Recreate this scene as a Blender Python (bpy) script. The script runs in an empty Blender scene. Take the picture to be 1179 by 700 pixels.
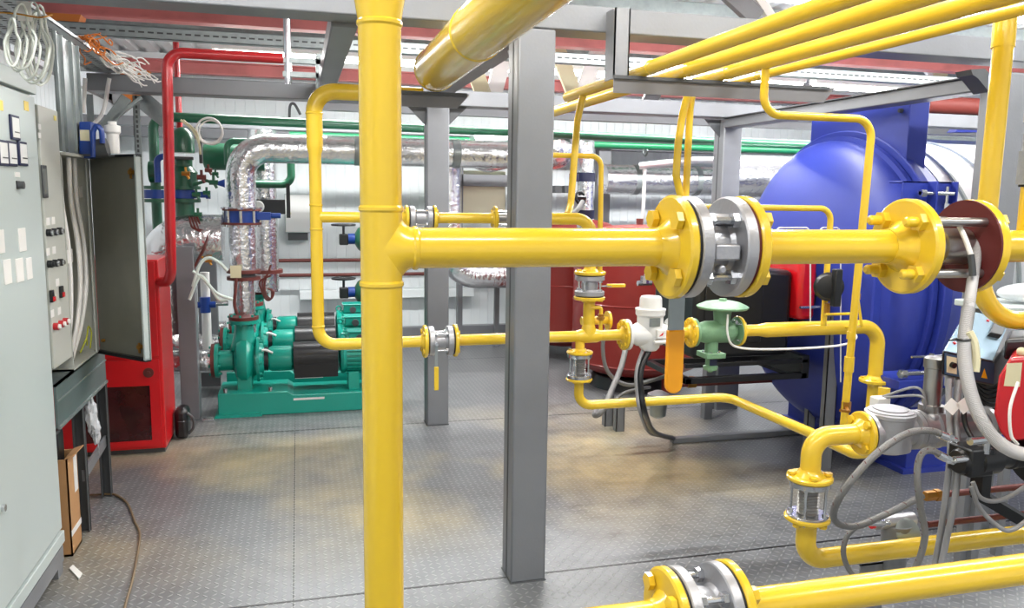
import bpy, math, random
from mathutils import Vector as V, Matrix
random.seed(7)
S = bpy.context.scene
COL = S.collection
PI = math.pi
# ------------------------------------------------------------------ camera
FPX, CX, CY = 920.0, 589.5, 350.0
_ps, _pt, _rl = math.radians(15.0), math.radians(7.7), math.radians(0.8)
CAM = V((0, 0, 1.6))
FW = V((math.sin(_ps)*math.cos(_pt), math.cos(_ps)*math.cos(_pt), -math.sin(_pt)))
_r0 = V((math.cos(_ps), -math.sin(_ps), 0)); _d0 = FW.cross(_r0)
DN = _d0*math.cos(_rl) + _r0*math.sin(_rl)
RT = _r0*math.cos(_rl) - _d0*math.sin(_rl)
def at(px, py, ax, v):
    """world point seen at a pixel of the photograph, on the plane ax = v (survey helper)"""
    r = FW + RT*((px-CX)/FPX) + DN*((py-CY)/FPX)
    i = 'xyz'.index(ax)
    return CAM + r*((v-CAM[i])/r[i])
def dpt(px, py, d):
    return CAM + (FW + RT*((px-CX)/FPX) + DN*((py-CY)/FPX))*d
cd = bpy.data.cameras.new('camera'); cam = bpy.data.objects.new('camera', cd); COL.objects.link(cam)
m = Matrix((RT, -DN, -FW)).transposed().to_4x4(); m.translation = CAM
cam.matrix_world = m
cd.sensor_fit = 'HORIZONTAL'; cd.sensor_width = 36; cd.lens = FPX/1179*36; cd.clip_start = 0.05
S.camera = cam
S.view_settings.view_transform = 'Standard'; S.view_settings.look = 'None'
S.view_settings.gamma = 1; S.view_settings.use_curve_mapping = False
S.view_settings.exposure = 0.2
# ------------------------------------------------------------------ materials
def lin(c):
    return tuple((x/255/12.92 if x/255 <= .04045 else ((x/255+.055)/1.055)**2.4) for x in c)
def mat(name, rgb, rough=.5, metal=0., bump=0., bscale=40., var=0., vscale=6., coat=0., emis=0., alpha=1., trans=0., second=None, detail=3.):
    m = bpy.data.materials.new(name); m.use_nodes = True
    nt = m.node_tree; b = nt.nodes['Principled BSDF']
    c = lin(rgb) + (1,)
    b.inputs['Base Color'].default_value = c
    b.inputs['Roughness'].default_value = rough
    b.inputs['Metallic'].default_value = metal
    if coat: b.inputs['Coat Weight'].default_value = coat; b.inputs['Coat Roughness'].default_value = .08
    if trans: b.inputs['Transmission Weight'].default_value = trans
    if alpha < 1: b.inputs['Alpha'].default_value = alpha
    if emis:
        b.inputs['Emission Color'].default_value = c; b.inputs['Emission Strength'].default_value = emis
    tc = nt.nodes.new('ShaderNodeTexCoord')
    if bump:
        n = nt.nodes.new('ShaderNodeTexNoise'); n.inputs['Scale'].default_value = bscale; n.inputs['Detail'].default_value = detail
        nt.links.new(tc.outputs['Object'], n.inputs['Vector'])
        bp = nt.nodes.new('ShaderNodeBump'); bp.inputs['Strength'].default_value = bump; bp.inputs['Distance'].default_value = .01
        nt.links.new(n.outputs['Fac'], bp.inputs['Height']); nt.links.new(bp.outputs['Normal'], b.inputs['Normal'])
    if var:
        n = nt.nodes.new('ShaderNodeTexNoise'); n.inputs['Scale'].default_value = vscale; n.inputs['Detail'].default_value = 5
        nt.links.new(tc.outputs['Object'], n.inputs['Vector'])
        mx = nt.nodes.new('ShaderNodeMixRGB'); mx.inputs[1].default_value = c
        s = lin(second) if second else tuple(x*(1-var) for x in c[:3])
        mx.inputs[2].default_value = s + (1,)
        rp = nt.nodes.new('ShaderNodeValToRGB'); rp.color_ramp.elements[0].position = .42; rp.color_ramp.elements[1].position = .68
        nt.links.new(n.outputs['Fac'], rp.inputs['Fac']); nt.links.new(rp.outputs['Color'], mx.inputs['Fac'])
        nt.links.new(mx.outputs['Color'], b.inputs['Base Color'])
    return m
YEL = mat('yellow_gloss_paint', (228, 190, 46), .26, 0, .05, 25, coat=.5)
STEEL = mat('grey_painted_steel', (121, 123, 127), .42, .1, .05, 90, var=.12, vscale=3)
STEELD = mat('dark_grey_steel', (70, 72, 74), .5, .1)
GALV = mat('galvanised_steel', (150, 158, 158), .36, .55, .04, 60, var=.15, vscale=20)
CAST = mat('cast_aluminium', (178, 178, 182), .42, .7, .12, 110)
CHROME = mat('bright_zinc', (205, 207, 210), .2, .95)
STAIN = mat('stainless_steel', (176, 174, 172), .3, .95, .03, 40)
DARK = mat('black_rubber', (22, 22, 24), .6)
MIDG = mat('mid_grey_bracket', (104, 103, 104), .42, .1)
BLACK = mat('black_plastic', (20, 21, 24), .35, bump=.03, bscale=80)
FOIL = mat('foil_insulation', (228, 229, 231), .24, .95, .7, 30, detail=1.5)
FOILR = mat('smooth_foil_cladding', (226, 228, 230), .36, .8, .25, 14)
GREEN = mat('dark_green_paint', (28, 88, 62), .34, 0, .04, 30, coat=.3)
GREEN2 = mat('bright_green_paint', (32, 128, 84), .3, 0, .04, 30, coat=.3)
SAGE = mat('sage_green_hammer_paint', (120, 160, 124), .38, .15, .2, 130)
TEAL = mat('teal_pump_paint', (16, 152, 134), .34, 0, .06, 60, coat=.25)
RED = mat('red_cabinet_paint', (203, 22, 30), .3, 0, .03, 50, coat=.3)
REDP = mat('red_pipe_paint', (182, 28, 34), .28, 0, .04, 40, coat=.4)
TANK = mat('red_tank_paint', (124, 30, 24), .42, 0, .05, 30, coat=.2)
MAROON = mat('maroon_gasket', (92, 26, 24), .55)
BROWN = mat('brown_primer', (98, 42, 36), .5, 0, .08, 60)
BLUE = mat('blue_boiler_paint', (40, 56, 150), .45, 0, .05, 12)
BLUED = mat('blue_valve_paint', (22, 60, 140), .35, 0, .05, 50)
BLUEK = mat('dark_blue_tag', (26, 32, 66), .5)
WALLM = mat('white_sandwich_panel', (226, 232, 234), .42, 0, .02, 20)
DECK = mat('white_deck_sheet', (238, 238, 238), .45)
REDB = mat('overlit_red_beam', (216, 128, 126), .55, 0, .04, 20, var=.2, vscale=4)  # red paint with the overexposure mixed into its pale pink base
ORANGE = mat('orange_primer', (208, 120, 48), .55)
ORH = mat('orange_handle_sleeve', (255, 170, 18), .4)
CABW = mat('light_grey_cabinet', (184, 194, 192), .4, 0, .05, 160)
CABG = mat('warm_grey_cabinet', (182, 184, 176), .42, 0, .04, 160)
DOORIN = mat('grey_door_inside', (118, 118, 108), .45, .1, .05, 60, var=.15, vscale=5)
WHITEP = mat('white_plastic', (228, 226, 222), .45)
CREAM = mat('cream_plate', (214, 206, 170), .5)
METER = mat('white_meter_paint', (226, 226, 224), .35, 0, .04, 90, coat=.2)
CONDUIT = mat('white_corrugated_conduit', (190, 187, 186), .5)
HOSE = mat('braided_steel_hose', (134, 133, 132), .45, .5, .5, 400)
HOSEG = mat('grey_cable_sleeve', (140, 140, 142), .5)
CARD = mat('brown_cardboard', (176, 132, 88), .8, 0, .04, 30)
BRASS = mat('brass', (178, 128, 58), .35, .85)
PLAST = mat('crumpled_clear_plastic', (225, 228, 232), .18, 0, .8, 40, alpha=.75)
GLASSD = mat('dark_cabinet_glass', (70, 28, 30), .08, 0, .0, coat=.6, var=.5, vscale=8)
BCOV = mat('brushed_blue_cover', (150, 178, 196), .22, .6)
LAMP = mat('lamp_diffuser', (255, 255, 252), .5, emis=34.0)
SOFT = mat('white_enamel', (235, 235, 232), .4)
REDC = mat('red_burner_cover', (196, 16, 26), .25, 0, coat=.5)
# ------------------------------------------------------------------ mesh builder
def frame(d):
    d = V(d).normalized()
    a = V((0, 0, 1)) if abs(d.z) < .9 else V((1, 0, 0))
    u = d.cross(a).normalized(); return d, u, d.cross(u).normalized()
class M:
    def __init__(s): s.v = []; s.f = []
    def add(s, vs, fs):
        o = len(s.v); s.v += [tuple(x) for x in vs]; s.f += [tuple(i+o for i in f) for f in fs]; return s
    def box(s, x0, x1, y0, y1, z0, z1):
        vs = [(x, y, z) for z in (z0, z1) for y in (y0, y1) for x in (x0, x1)]
        return s.add(vs, [(0, 2, 3, 1), (4, 5, 7, 6), (0, 1, 5, 4), (2, 6, 7, 3), (0, 4, 6, 2), (1, 3, 7, 5)])
    def obox(s, c, h, rot):
        """box of half sizes h about c turned by the Matrix rot"""
        vs = [V(c) + rot @ V((a*h[0], b*h[1], e*h[2])) for e in (-1, 1) for b in (-1, 1) for a in (-1, 1)]
        return s.add(vs, [(0, 2, 3, 1), (4, 5, 7, 6), (0, 1, 5, 4), (2, 6, 7, 3), (0, 4, 6, 2), (1, 3, 7, 5)])
    def bar(s, p0, p1, w, t, up=(0, 0, 1)):
        """rectangular bar from p0 to p1, w wide (across up) and t thick (along up)"""
        p0, p1 = V(p0), V(p1); d = (p1-p0).normalized(); u = V(up)
        a = d.cross(u).normalized(); b = a.cross(d)
        vs = [p + a*i*w/2 + b*j*t/2 for p in (p0, p1) for i, j in ((-1, -1), (1, -1), (1, 1), (-1, 1))]
        return s.add(vs, [(3, 2, 1, 0), (4, 5, 6, 7), (0, 1, 5, 4), (1, 2, 6, 5), (2, 3, 7, 6), (3, 0, 4, 7)])
    def lathe(s, p, d, prof, n=24, closed=False):
        """prof: list of (t along d, radius)"""
        p = V(p); d, u, w = frame(d); vs = []; k = len(prof)
        for i in range(n):
            a = 2*PI*i/n; e = u*math.cos(a) + w*math.sin(a)
            for t, r in prof: vs.append(p + d*t + e*r)
        fs = []
        for i in range(n):
            j = (i+1) % n
            for q in range(k if closed else k-1):
                q2 = (q+1) % k
                fs.append((i*k+q, i*k+q2, j*k+q2, j*k+q))
        if not closed:
            fs.append(tuple(i*k for i in range(n)))
            fs.append(tuple(i*k+k-1 for i in reversed(range(n))))
        return s.add(vs, fs)
    def cyl(s, p0, p1, r0, r1=None, n=24):
        p0, p1 = V(p0), V(p1)
        return s.lathe(p0, p1-p0, [(0, r0), ((p1-p0).length, r0 if r1 is None else r1)], n)
    def tube(s, pts, r, bend=0, n=16, seg=8, cap=True):
        pts = [V(p) for p in pts]
        path = []; rr = []
        R = r if isinstance(r, (list, tuple)) else [r]*len(pts)
        for i, p in enumerate(pts):
            if bend and 0 < i < len(pts)-1:
                a = pts[i-1]-p; b = pts[i+1]-p
                la, lb = a.length, b.length; a.normalize(); b.normalize()
                ang = a.angle(b)
                if ang > 3.10: path.append(p); rr.append(R[i]); continue
                k = min(bend/math.tan(ang/2), la*.49, lb*.49); br = k*math.tan(ang/2)
                c = p + (a+b).normalized()*(br/math.sin(ang/2))
                s0 = p+a*k-c; s1 = p+b*k-c; tot = s0.angle(s1); ax = s0.cross(s1).normalized()
                for q in range(seg+1):
                    path.append(c + Matrix.Rotation(tot*q/seg, 3, ax) @ s0); rr.append(R[i])
            else: path.append(p); rr.append(R[i])
        return s.sweep(path, rr, n, cap)
    def sweep(s, path, rr, n=16, cap=True):
        k = len(path); vs = []; d = (path[1]-path[0]).normalized(); _, u, w = frame(d)
        if not isinstance(rr, (list, tuple)): rr = [rr]*k
        for i in range(k):
            if i == 0: t = path[1]-path[0]
            elif i == k-1: t = path[-1]-path[-2]
            else: t = (path[i]-path[i-1]).normalized() + (path[i+1]-path[i]).normalized()
            t = t.normalized(); u = (u - t*u.dot(t)).normalized(); w = t.cross(u)
            for j in range(n):
                a = 2*PI*j/n; vs.append(path[i] + (u*math.cos(a) + w*math.sin(a))*rr[i])
        fs = [(i*n+j, i*n+(j+1) % n, (i+1)*n+(j+1) % n, (i+1)*n+j) for i in range(k-1) for j in range(n)]
        if cap: fs += [tuple(reversed(range(n))), tuple(range((k-1)*n, k*n))]
        return s.add(vs, fs)
    def spline(s, pts, r, n=10, sub=8):
        """smooth tube through pts (Catmull-Rom)"""
        return s.sweep(crom(pts, sub), r, n)
    def ring(s, p, d, R, r, n=32, k=8):
        return s.lathe(p, d, [(r*math.sin(2*PI*i/k), R + r*math.cos(2*PI*i/k)) for i in range(k)], n, True)
    def prism(s, pts, vec):
        vec = V(vec); n = len(pts); vs = [V(p) for p in pts] + [V(p)+vec for p in pts]
        fs = [tuple(reversed(range(n))), tuple(range(n, 2*n))] + [(i, (i+1) % n, n+(i+1) % n, n+i) for i in range(n)]
        return s.add(vs, fs)
    def ball(s, c, r, sc=(1, 1, 1), n=16):
        c = V(c); vs = []; k = n//2
        for i in range(1, k):
            th = PI*i/k
            for j in range(n):
                ph = 2*PI*j/n
                vs.append(c + V((math.sin(th)*math.cos(ph)*sc[0], math.sin(th)*math.sin(ph)*sc[1], math.cos(th)*sc[2]))*r)
        t = len(vs); vs += [c+V((0, 0, r*sc[2])), c-V((0, 0, r*sc[2]))]
        fs = [(i*n+j, i*n+(j+1) % n, (i+1)*n+(j+1) % n, (i+1)*n+j) for i in range(k-2) for j in range(n)]
        fs += [(t, (j+1) % n, j) for j in range(n)] + [(t+1, (k-2)*n+j, (k-2)*n+(j+1) % n) for j in range(n)]
        return s.add(vs, fs)
    def bolt(s, p, d, r, L, head=None):
        """shank with a hex head at p, running along d"""
        d = V(d).normalized(); h = head or r*1.3
        s.cyl(V(p), V(p)+d*h, r*1.9, n=6); s.cyl(V(p)+d*h*.98, V(p)+d*L, r, n=10); return s
def crom(pts, sub=8):
    P = [V(p) for p in pts]; P = [P[0]*2-P[1]] + P + [P[-1]*2-P[-2]]; out = []
    for i in range(1, len(P)-2):
        a, b, c, d = P[i-1:i+3]
        for q in range(sub):
            t = q/sub
            out.append(.5*((2*b) + (c-a)*t + (2*a-5*b+4*c-d)*t*t + (3*b-a-3*c+d)*t*t*t))
    out.append(P[-2]); return out
ORG = {}
def _mesh(name, mb, mt, o, bevel=0, sharp=35):
    me = bpy.data.meshes.new(name)
    me.from_pydata([(x-o[0], y-o[1], z-o[2]) for x, y, z in mb.v], [], mb.f)
    import bmesh
    b = bmesh.new(); b.from_mesh(me); bmesh.ops.recalc_face_normals(b, faces=b.faces[:]); b.to_mesh(me); b.free()
    me.polygons.foreach_set('use_smooth', [True]*len(me.polygons))
    me.set_sharp_from_angle(angle=math.radians(sharp))
    me.materials.append(mt)
    ob = bpy.data.objects.new(name, me); COL.objects.link(ob)
    if bevel:
        bv = ob.modifiers.new('bevel', 'BEVEL'); bv.width = bevel; bv.segments = 2; bv.limit_method = 'ANGLE'
        bv.angle_limit = math.radians(40)
    return ob
def setp(o, label=None, cat=None, group=None, kind=None):
    if label: o['label'] = label
    if cat: o['category'] = cat
    if group: o['group'] = group
    if kind: o['kind'] = kind
    return o
def T(name, label, cat, loc, group=None):
    o = bpy.data.objects.new(name, None); COL.objects.link(o); o.empty_display_size = .05
    o.location = loc; ORG[o.name] = V(loc); return setp(o, label, cat, group)
def P(name, mb, mt, parent, label=None, bevel=0, sharp=35):
    o = ORG[parent.name]; ob = _mesh(name, mb, mt, o, bevel, sharp)
    ob.parent = parent; ORG[ob.name] = o
    if label: ob['label'] = label
    return ob
def base(mb):
    xs, ys, zs = zip(*mb.v); return V(((min(xs)+max(xs))/2, (min(ys)+max(ys))/2, min(zs)))
def ONE(name, mb, mt, label, cat, group=None, bevel=0, sharp=35):
    o = base(mb); ob = _mesh(name, mb, mt, o, bevel, sharp); ob.location = o; ORG[ob.name] = o
    return setp(ob, label, cat, group)
def STR(name, mb, mt, bevel=0):
    ob = _mesh(name, mb, mt, V((0, 0, 0)), bevel); ob['kind'] = 'structure'; ORG[ob.name] = V((0, 0, 0)); return ob
def copy_tree(root, loc, label=None, parent=None):
    c = root.copy(); COL.objects.link(c)
    if parent is None:
        c.location = loc
        if label: c['label'] = label
    else: c.parent = parent
    for ch in list(root.children): copy_tree(ch, None, None, c)
    return c
def mv(p, ax, px=None, py=None):
    """move p along a world axis until it is seen at pixel column px / row py"""
    p = V(p); a = V([1.0 if c == ax else 0.0 for c in 'xyz'])
    e, c0, k = (RT, CX, px) if px is not None else (DN, CY, py)
    k = (k-c0)/FPX; q = p-CAM
    t = (k*FW.dot(q) - e.dot(q))/(e.dot(a) - k*FW.dot(a))
    return p + a*t
X, Y, Z = V((1, 0, 0)), V((0, 1, 0)), V((0, 0, 1))
# ================================================================== SETTING
def floor_material():
    m = bpy.data.materials.new('tread_plate_floor'); m.use_nodes = True; nt = m.node_tree; b = nt.nodes['Principled BSDF']
    N = lambda t: nt.nodes.new(t); L = nt.links.new
    def mth(op, a, b_=None, c=None):
        n = N('ShaderNodeMath'); n.operation = op
        for i, v in enumerate((a, b_, c)):
            if v is None: continue
            if isinstance(v, (int, float)): n.inputs[i].default_value = v
            else: L(v, n.inputs[i])
        return n.outputs[0]
    tc = N('ShaderNodeTexCoord'); sp = N('ShaderNodeSeparateXYZ'); L(tc.outputs['Object'], sp.inputs[0])
    x, y = sp.outputs[0], sp.outputs[1]
    u = mth('MULTIPLY', x, 1/.034); v = mth('MULTIPLY', y, 1/.034)
    par = mth('MODULO', mth('ABSOLUTE', mth('ADD', mth('FLOOR', u), mth('FLOOR', v))), 2.0)
    fu = mth('SUBTRACT', mth('FRACT', u), .5); fv = mth('SUBTRACT', mth('FRACT', v), .5)
    a = mth('ADD', fu, fv); c = mth('SUBTRACT', fu, fv)
    sw = mth('SUBTRACT', mth('MULTIPLY', par, 2.0), 1.0)
    # length axis a or c by parity
    la = mth('ADD', mth('MULTIPLY', a, par), mth('MULTIPLY', c, mth('SUBTRACT', 1.0, par)))
    lb = mth('ADD', mth('MULTIPLY', c, par), mth('MULTIPLY', a, mth('SUBTRACT', 1.0, par)))
    d = mth('ADD', mth('POWER', mth('DIVIDE', la, .62), 2.0), mth('POWER', mth('DIVIDE', lb, .17), 2.0))
    h = mth('MAXIMUM', mth('SUBTRACT', 1.0, d), 0.0); h = mth('POWER', h, .5)
    def line(co, pos, w):
        return mth('LESS_THAN', mth('ABSOLUTE', mth('SUBTRACT', co, pos)), w)
    seam = None
    for co, ps, w in ((y, 3.09, .007), (y, 5.46, .007), (y, 7.6, .006), (x, -.05, .002), (y, .6, .007)):
        s_ = line(co, ps, w); seam = s_ if seam is None else mth('MAXIMUM', seam, s_)
    n1 = N('ShaderNodeTexNoise'); n1.inputs['Scale'].default_value = .75; n1.inputs['Detail'].default_value = 5; L(tc.outputs['Object'], n1.inputs['Vector'])
    n2 = N('ShaderNodeTexNoise'); n2.inputs['Scale'].default_value = 9; n2.inputs['Detail'].default_value = 6; L(tc.outputs['Object'], n2.inputs['Vector'])
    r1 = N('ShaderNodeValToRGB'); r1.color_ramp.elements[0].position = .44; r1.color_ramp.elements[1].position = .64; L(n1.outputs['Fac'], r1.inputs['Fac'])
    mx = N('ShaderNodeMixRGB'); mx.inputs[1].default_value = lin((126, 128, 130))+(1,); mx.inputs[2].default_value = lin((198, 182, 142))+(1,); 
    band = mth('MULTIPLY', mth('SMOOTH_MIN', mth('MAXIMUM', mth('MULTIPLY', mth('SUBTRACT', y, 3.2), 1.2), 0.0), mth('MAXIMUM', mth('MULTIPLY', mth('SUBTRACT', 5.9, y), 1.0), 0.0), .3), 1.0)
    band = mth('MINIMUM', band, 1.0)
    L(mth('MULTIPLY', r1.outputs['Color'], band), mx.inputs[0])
    m2 = N('ShaderNodeMixRGB'); m2.blend_type = 'MULTIPLY'; L(mx.outputs[0], m2.inputs[1]); m2.inputs[0].default_value = .55
    r2 = N('ShaderNodeValToRGB'); r2.color_ramp.elements[0].position = .3; r2.color_ramp.elements[0].color = (.6, .6, .6, 1); r2.color_ramp.elements[1].position = .6; L(n2.outputs['Fac'], r2.inputs['Fac']); L(r2.outputs['Color'], m2.inputs[2])
    m3 = N('ShaderNodeMixRGB'); L(seam, m3.inputs[0]); L(m2.outputs[0], m3.inputs[1]); m3.inputs[2].default_value = (.012, .012, .012, 1)
    m4 = N('ShaderNodeMixRGB'); m4.inputs[2].default_value = lin((214, 214, 212))+(1,); L(m3.outputs[0], m4.inputs[1]); L(mth('MULTIPLY', h, .3), m4.inputs[0])
    L(m4.outputs[0], b.inputs['Base Color'])
    b.inputs['Metallic'].default_value = .35
    rr = mth('ADD', mth('MULTIPLY', n2.outputs['Fac'], .25), .24); L(rr, b.inputs['Roughness'])
    bp = N('ShaderNodeBump'); bp.inputs['Strength'].default_value = .75; bp.inputs['Distance'].default_value = .003
    L(mth('SUBTRACT', h, mth('MULTIPLY', seam, 2.0)), bp.inputs['Height']); L(bp.outputs['Normal'], b.inputs['Normal'])
    return m
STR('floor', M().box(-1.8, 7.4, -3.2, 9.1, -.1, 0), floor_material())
def grooved(axis, a0, a1, fixed, z0, z1, pitch, gw, gd, inward):
    """ribbed wall sheet in real relief: profile in plan, extruded in z"""
    pr = []; a = a0
    while a < a1:
        pr += [(a, 0), (a+pitch-gw, 0), (a+pitch-gw*.7, -gd), (a+pitch-gw*.3, -gd)]; a += pitch
    pr.append((a1, 0)); mb = M(); vs = []
    for z in (z0, z1):
        for t, o in pr:
            f = fixed + o*(-inward)*-1
            vs.append((t, f, z) if axis == 'x' else (f, t, z))
    n = len(pr); mb.add(vs, [(i, i+1, n+i+1, n+i) for i in range(n-1)])
    return mb
wb = grooved('x', -1.8, 7.4, 8.9, 0, 2.95, .1, .006, -.006, 1); wb.box(-1.8, 7.4, 8.915, 9.1, 0, 2.95)
STR('wall_back', wb, WALLM)
STR('baseboard_back', M().box(-1.8, 7.4, 8.80, 8.9, 0, .13), STEEL, .004)
wl = grooved('y', -3.2, 9.1, -1.75, 0, 2.45, .1, .006, .006, 1); wl.box(-1.95, -1.765, -3.2, 9.1, 0, 2.45)
STR('wall_left', wl, WALLM)
STR('wall_right', M().box(7.4, 7.6, -3.2, 9.1, 0, 2.95), WALLM)
# clerestory window along the top of the left wall
w1 = STR('window_1', M().box(-1.86, -1.85, -3.2, 9.0, 2.47, 2.90), mat('window_glass', (250, 252, 255), .02, 0, trans=1.0, alpha=.35))
wf = M().box(-1.9, -1.76, -3.2, 9.1, 2.45, 2.48); wf.box(-1.9, -1.76, -3.2, 9.1, 2.89, 2.95)
for k in range(9): wf.box(-1.9, -1.76, -3.1+k*1.5, -3.05+k*1.5, 2.45, 2.95)
P('window_frame', wf, STEEL, w1)
# corrugated roof deck, ribs running away from the camera
pr = []; a = -1.9
while a < 7.5:
    pr += [(a, 2.93), (a+.09, 2.93), (a+.11, 2.965), (a+.16, 2.965), (a+.18, 2.93)]; a += .18
vs = [(x, y, z) for y in (-3.2, 9.1) for x, z in pr]; n = len(pr)
cb = M().add(vs, [(i, i+1, n+i+1, n+i) for i in range(n-1)]); cb.box(-2, 7.6, -3.2, 9.1, 2.97, 3.02)
STR('ceiling', cb, DECK)
# ------------------------------------------------------------------ roof beams (red I beams along x)
def ibeam_x(mb, x0, x1, yc, z0, z1, w=.12, t=.012):
    mb.box(x0, x1, yc-w/2, yc+w/2, z0, z0+t); mb.box(x0, x1, yc-w/2, yc+w/2, z1-t, z1); mb.box(x0, x1, yc-t/2, yc+t/2, z0+t, z1-t); return mb
rb_labels = {6.12: 'red roof beam nearer the back, above the slotted strut', 8.66: 'red roof beam tight against the top of the white back wall',
             3.6: 'red roof beam overhead, above the front steel frame', 1.0: 'red roof beam overhead nearest the camera'}
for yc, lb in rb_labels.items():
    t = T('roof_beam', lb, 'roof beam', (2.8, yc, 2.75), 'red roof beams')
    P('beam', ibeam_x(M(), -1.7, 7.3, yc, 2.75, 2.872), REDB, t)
    P('packer', M().box(-1.7, 7.3, yc-.06, yc+.05, 2.8725, 2.927), DECK, t, 'pale packing strip on top of the beam')
    if yc > 5:
        ob = M().prism([(-1.62, yc-.07, 2.45), (-1.46, yc-.07, 2.45), (-1.36, yc-.07, 2.75), (-1.62, yc-.07, 2.75)], (0, .14, 0))
        P('haunch', ob, ORANGE, t, 'orange primed haunch')
# light purlin strips under the deck between the red beams
for yc, lb in ((7.0, 'light roof purlin between the two far red beams'), (5.2, 'light roof purlin over the back steel beam')):
    ONE('roof_purlin', M().box(-1.7, 7.3, yc-.03, yc+.03, 2.84, 2.928), GALV, lb, 'purlin', 'light roof purlins', .003)
# ------------------------------------------------------------------ slotted strut along x
mb = M().box(-1.7, 7.2, 5.60, 5.604, 2.545, 2.62); mb.box(-1.7, 7.2, 5.60, 5.66, 2.616, 2.62); mb.box(-1.7, 7.2, 5.60, 5.66, 2.545, 2.549)
t = T('slotted_strut', 'galvanised slotted strut running the width of the room under the roof', 'strut', (2.8, 5.63, 2.545))
P('channel', mb, GALV, t)
sl = M()
for k in range(160): sl.box(-1.6+k*.055, -1.565+k*.055, 5.5985, 5.5999, 2.578, 2.588)
o = P('slot', sl, STEELD, t); o['kind'] = 'stuff'
# lattice web members of the roof truss
def member(p0, p1, w, lb, mt, name='truss_web_member'):
    return ONE(name, M().bar(p0, p1, w, .04, up=Y), mt, lb, 'truss member', 'truss web members', .003)
TR = 6.45
for (a, b, c, d, lb, mt) in ((664, 116, 641, 55, 'cream diagonal truss member leaning left, meeting its twin behind the front column', CREAM),
        (667, 116, 694, 42, 'pale grey diagonal truss member leaning right beside the front column', SOFT),
        (560, 118, 546, 80, 'cream diagonal truss member left of the front column top', CREAM),
        (566, 118, 578, 72, 'pale grey diagonal truss member just left of the front column top', SOFT),
        (745, 122, 762, 88, 'short grey diagonal member under the yellow pipes', STEEL),
        (1075, 84, 1062, 66, 'small pale diagonal member behind the blue boiler hood', SOFT),
        (1085, 92, 1066, 64, 'small cream diagonal member behind the blue boiler hood', CREAM)):
    member(at(a, b, 'y', TR), at(c, d, 'y', TR), .13, lb, mt)
ONE('truss_chord', M().box(.2, 7.2, TR-.04, TR+.04, 2.23, 2.30), STEEL, 'grey bottom chord of the roof truss behind the columns', 'truss chord', bevel=.003)
for (a, b, c, d, w, lb, mt) in ((838, -10, 872, 22, .10, 'grey sloping roof brace, top right, left one of the pair', STEEL),
        (868, -10, 888, 22, .05, 'pale sloping roof brace, top right, right one of the pair', SOFT),):
    ONE('roof_brace', M().bar(at(a, b, 'y', 3.9), at(c, d, 'y', 3.9), w, .04, up=Y), mt, lb, 'brace', 'sloping roof braces', .003)
# ------------------------------------------------------------------ luminaires
lum = T('ceiling_light', 'long white batten light on the back row, far left', 'ceiling light', (0, 6.85, 2.66), 'batten lights of the back row')
P('housing', M().box(-.62, .62, 6.79, 6.91, 2.70, 2.75), SOFT, lum, bevel=.004)
P('diffuser', M().tube([(-.6, 6.85, 2.69), (.6, 6.85, 2.69)], .035, n=16), LAMP, lum, 'glowing white diffuser')
P('hanger', M().cyl((-.4, 6.85, 2.75), (-.4, 6.85, 2.93), .006, n=8).cyl((.4, 6.85, 2.75), (.4, 6.85, 2.93), .006, n=8), GALV, lum)
def lamp(x, y, z, sx, sy, pw):
    ld = bpy.data.lights.new('lamp_light', 'AREA'); ld.shape = 'RECTANGLE'; ld.size = sx; ld.size_y = sy; ld.energy = pw; ld.color = (1, .995, .985)
    o = bpy.data.objects.new('lamp_light', ld); COL.objects.link(o); o.location = (x, y, z); return o
rows = [(6.85, [0, 1.35, 2.7, 4.05, 5.4], 2.66), (4.5, [1.1, 2.7, 4.3, 5.9], 2.80), (2.3, [-.2, 1.4, 3.0, 4.6], 2.80), (.2, [-.9, .9, 2.7], 2.80)]  # rows in front of the back one are unseen, added as fill light
rn = {6.85: 'back row', 4.5: 'added fill row second from the back', 2.3: 'added fill row over the gas pipes', .2: 'added fill row nearest the camera'}
xn = ['far left', 'left of centre', 'centre', 'right of centre', 'far right']
PW = 20
for (yy, xs, zz) in rows:
    for i, xx in enumerate(xs):
        if not (yy == 6.85 and i == 0):
            c = copy_tree(lum, (xx, yy, zz), 'long white batten light on the %s, %s' % (rn[yy], xn[i])); c['group'] = 'batten lights of the %s' % rn[yy]
        lamp(xx, yy, zz-.012, 1.2, .07, PW*(1.8 if yy > 5 else 1.9 if yy > 4 else .8))
w = bpy.data.worlds.new('world'); S.world = w; w.use_nodes = True
w.node_tree.nodes['Background'].inputs[0].default_value = (.93, .97, 1.0, 1); w.node_tree.nodes['Background'].inputs[1].default_value = .8
# ================================================================== STEEL FRAME
def channelcol(x, y, h, lb, g='grey steel frame columns'):
    mb = M().box(x, x+.15, y, y+.15, 0, h)
    t = T('steel_column', lb, 'column', (x+.075, y+.075, 0), g)
    P('shaft', mb, STEEL, t, bevel=.008)
    # weld line of the two channels down each side, and the foot weld
    P('seam', M().box(x-.0015, x+.0005, y+.068, y+.082, 0, h), STEELD, t)
    fp = M()
    for a, b in (((x-.001, y-.001), (x+.151, y-.001)), ((x-.001, y-.001), (x-.001, y+.151)), ((x+.151, y-.001), (x+.151, y+.151))):
        fp.cyl((a[0], a[1], .001), (b[0], b[1], .001), .003, n=8)
    P('foot_weld', fp, STEELD, t)
    return t
c1 = channelcol(.823, 3.03, 2.235, 'thick grey steel column in the middle, right of the big yellow riser')
c2 = channelcol(.842, 5.38, 2.19, 'grey steel column behind the yellow riser, beside the teal pumps')
c3 = channelcol(3.035, 5.38, 2.18, 'grey steel column left of the blue boiler, upper part in view')
c4 = channelcol(3.125, 3.03, 2.19, 'grey steel column at the right edge behind the upright yellow pipe')
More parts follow.
